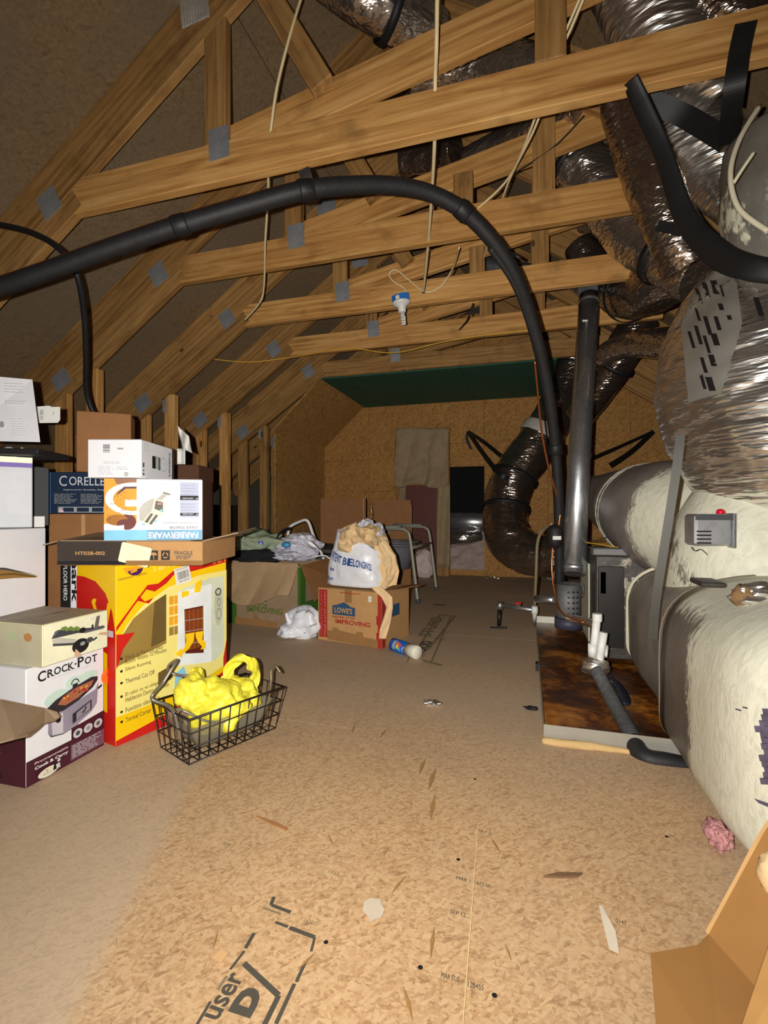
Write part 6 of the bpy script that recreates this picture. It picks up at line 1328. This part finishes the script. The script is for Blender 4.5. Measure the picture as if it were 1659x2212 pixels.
# foil debris on the floor near the back elbow
def scrap(label, c, r_, mat, seed, nm='foil_scrap', cat='scrap', flat_z=0.3):
    t = thing(nm, label, cat, c); MB().blob(V((c.x, c.y, r_*flat_z*0.9)), (r_, r_*0.55, r_*flat_z), 0.7, 2.5, seed, 3, flatz=-r_*flat_z*0.85, cre=1.2).build('scrap_piece', mat, t)
scrap('crumpled shiny foil scrap on the open floor in front of the spray can', fl(934, 1524), 0.028, FOILB, 61)
scrap('flat foil scrap near the base of the far foil elbow duct', fl(1062, 1250), 0.09, FOIL, 62, flat_z=0.12)
scrap('small dark scrap on the floor just left of the drain pan', fl(1148, 1533), 0.02, INK, 63, 'dark_scrap')
sw = thing('wood_splinter', 'long dark wood splinter lying on the floor at lower right', 'splinter', fl(1215, 1892))
a, b = fl(1174, 1896), fl(1258, 1889); MB().prism([a, fl(1205, 1888), b, fl(1248, 1896), fl(1210, 1898)], V((0, 0, 0.004))).build('sliver', flat('dark splinter', (112, 84, 60), 0.8), sw)
sw = thing('wood_splinter', 'reddish wood splinter lying on the floor at centre left', 'splinter', fl(588, 1778))
MB().prism([fl(553, 1764), fl(590, 1776), fl(622, 1790), fl(618, 1796), fl(585, 1781)], V((0, 0, 0.003))).build('sliver', flat('red brown splinter', (158, 112, 70), 0.8), sw)
# large cardboard box at lower right, close to the viewer
cbx = thing('open_cardboard_box', 'large open tan cardboard box with tall flap at the lower right corner', 'box', fl(1560, 2150))
TAN = flat('bright tan card', (158, 114, 62), 0.75, var=0.05, scale=12)
p_ = {k: at(*q) for k, q in dict(a=(1405, 2062, .702), b=(1508, 2044, .712), c=(1532, 2020, .722), d=(1655, 1795, .742), e=(1800, 1600, .742), f=(1800, 2320, .545), g=(1560, 2320, .545), h=(1425, 2320, .556)).items()}
def sheet(nm, tris, mat, th=0.004):
    m = MB()
    for t3 in tris: m.bm.faces.new([m.bm.verts.new(q) for q in t3])
    bmesh.ops.remove_doubles(m.bm, verts=m.bm.verts, dist=1e-5); return m.build(nm, mat, cbx, thick=th)
sheet('floor_flap', [(p_['a'], p_['b'], p_['g'], p_['h'])], TAN)
sheet('side_panel', [(p_['b'], p_['c'], p_['g']), (p_['c'], p_['d'], p_['f'], p_['g']), (p_['d'], p_['e'], p_['f'])], TAN)
MB().ribbon([p_['c'], (p_['c']+p_['d'])/2, p_['d'], (p_['d']+p_['e'])/2], 0.011, 0.003, sub=4).build('flap_edge', flat('pale card edge', (184, 144, 92), 0.8), cbx)
sheet('front_lit_flap', [(at(1566, 2320, .52), at(1664, 2030, .60), at(1800, 1930, .60), at(1800, 2320, .52))], flat('front lit tan card', (184, 138, 80), 0.75))  # lighter card colour paints the front-lit part of the box
MB().blob(at(1672, 1890, .70), (0.02, 0.02, 0.03), 0.3, 3, 70, 3).build('paper_wad', KRAFTP, cbx)

# ================================================================ print and marks on the floor boards
FI = flat('faded floor ink', (74, 70, 60), 0.8); FI2 = flat('fainter floor ink', (128, 112, 84), 0.8)
pr = Print(V((0, 0, 0.0005)), V((1, 0, 0)), V((0, 1, 0)), V((0, 0, 1)))
def fp(px, py): q = fl(px, py); return (q.x, q.y)
for pts, wd, mt in (([(549, 2017), (530, 2050)], .006, FI), ([(528, 2056), (497, 2096)], .004, FI), ([(490, 2110), (470, 2140)], .0045, FI2), ([(455, 2165), (420, 2225)], .004, FI), ([(595, 1994), (622, 2004)], .005, FI), ([(625, 2006), (680, 2027)], .007, FI), ([(680, 2027), (672, 2058)], .004, FI), ([(660, 2080), (640, 2124)], .005, FI), ([(636, 2128), (596, 2215)], .0055, FI), ([(527, 2084), (602, 2154)], .008, FI), ([(602, 2154), (570, 2220)], .007, FI), ([(585, 1958), (592, 1940)], .006, FI), ([(586, 1958), (628, 1974)], .006, FI), ([(568, 1964), (606, 1978)], .004, FI2)):
    pr.line([fp(*q) for q in pts], wd, mt)
def floortext(t, p0, p1, h, mat, bold=0.02, xf=1.0):
    a, b = fl(*p0), fl(*p1); d = b-a
    pr.text(t, a.x, a.y, d.length, h, mat, math.atan2(d.y, d.x), bold)
floortext('user', (470, 2210), (530, 2112), 0.021, FI)
floortext('D', (540, 2205), (572, 2146), 0.033, FI, 0.07)
floortext('OSB', (470, 2310), (518, 2240), 0.04, FI, 0.06)
for (x, y, s, L) in ((985, 1903, 'MAR 1 142238', 72), (972, 1977, 'SEP 12', 33), (952, 2117, 'MAR TUE', 40), (1010, 2137, '120455', 34), (1033, 1800, 'MAR 10', 28), (1330, 1998, '0147', 24), (655, 1998, '142331', 28), (708, 1890, '1422', 22), (478, 1829, 'APR 1', 22)): floortext(s, (x, y), (x+L, y+L*0.26), 0.008, FI if y > 1850 and x > 900 else FI2, 0.0)
for (x, y) in ((704, 2041), (908, 2096), (1068, 2157), (1026, 1687), (1440, 1812), (990, 1862)): c = fp(x, y); pr.ell(c[0], c[1], 0.0036, 0.0036, INK, 10)
# farther stamp
for a, b, wd in (((983, 1332), (925, 1405), .012), ((950, 1330), (905, 1398), .01), ((952, 1330), (984, 1333), .02), ((937, 1380), (962, 1384), .014), ((912, 1428), (955, 1440), .02), ((975, 1330), (930, 1436), .008), ((890, 1405), (880, 1432), .006)): pr.line([fp(*a), fp(*b)], wd, FI2)
floortext('STURD', (930, 1378), (958, 1336), 0.07, FI2, 0.03); floortext('WOOD', (912, 1424), (935, 1388), 0.055, FI, 0.05)
c = fp(950, 1308); pr.ell(c[0], c[1], 0.05, 0.035, FI2)
for pts, cl in (([(786, 1956), (800, 1947), (822, 1950), (824, 1962), (831, 1972), (824, 1990), (810, 1994), (800, 2002), (794, 1986), (783, 1976)], (196, 182, 160)), ([(1293, 1962), (1302, 1966), (1330, 2020), (1338, 2070), (1316, 2060)], (206, 194, 172)), ([(458, 2078), (480, 2058), (494, 2068), (478, 2090)], (200, 160, 112))): pr.poly([fp(*q) for q in pts], flat('pale stain %d' % pts[0][0], cl, 0.8))
for (x, y, L, an) in ((905, 1680, 40, 1.2), (925, 1715, 55, 1.25), (930, 1780, 60, 1.4), (930, 2080, 70, 1.45), (870, 2140, 80, -1.3), (1060, 1818, 40, -1.0), (845, 1940, 50, 0.9), (640, 2110, 60, 0.8), (460, 2060, 40, 1.3), (708, 1812, 25, -1.1), (820, 1600, 25, 0.9), (760, 1590, 20, 1.2), (1090, 2050, 40, -1.2)):
    a = fl(x, y); b = fl(x+L*math.cos(an), y-L*math.sin(an)); d = b-a; n_ = V((-d.y, d.x, 0))*0.07; mdl = (a+b)/2
    pr.poly([(a.x, a.y), (mdl.x+n_.x, mdl.y+n_.y), (b.x, b.y), (mdl.x-n_.x*.6, mdl.y-n_.y*.6)], flat('dark flake', (152, 114, 66), 0.8))
a, b = fl(1033, 1790), fl(1000, 2230); pr.line([(a.x, a.y), (b.x, b.y)], 0.0012, flat('pale scratch', (226, 196, 142), 0.8))
pr.build('floor_print', fl_)
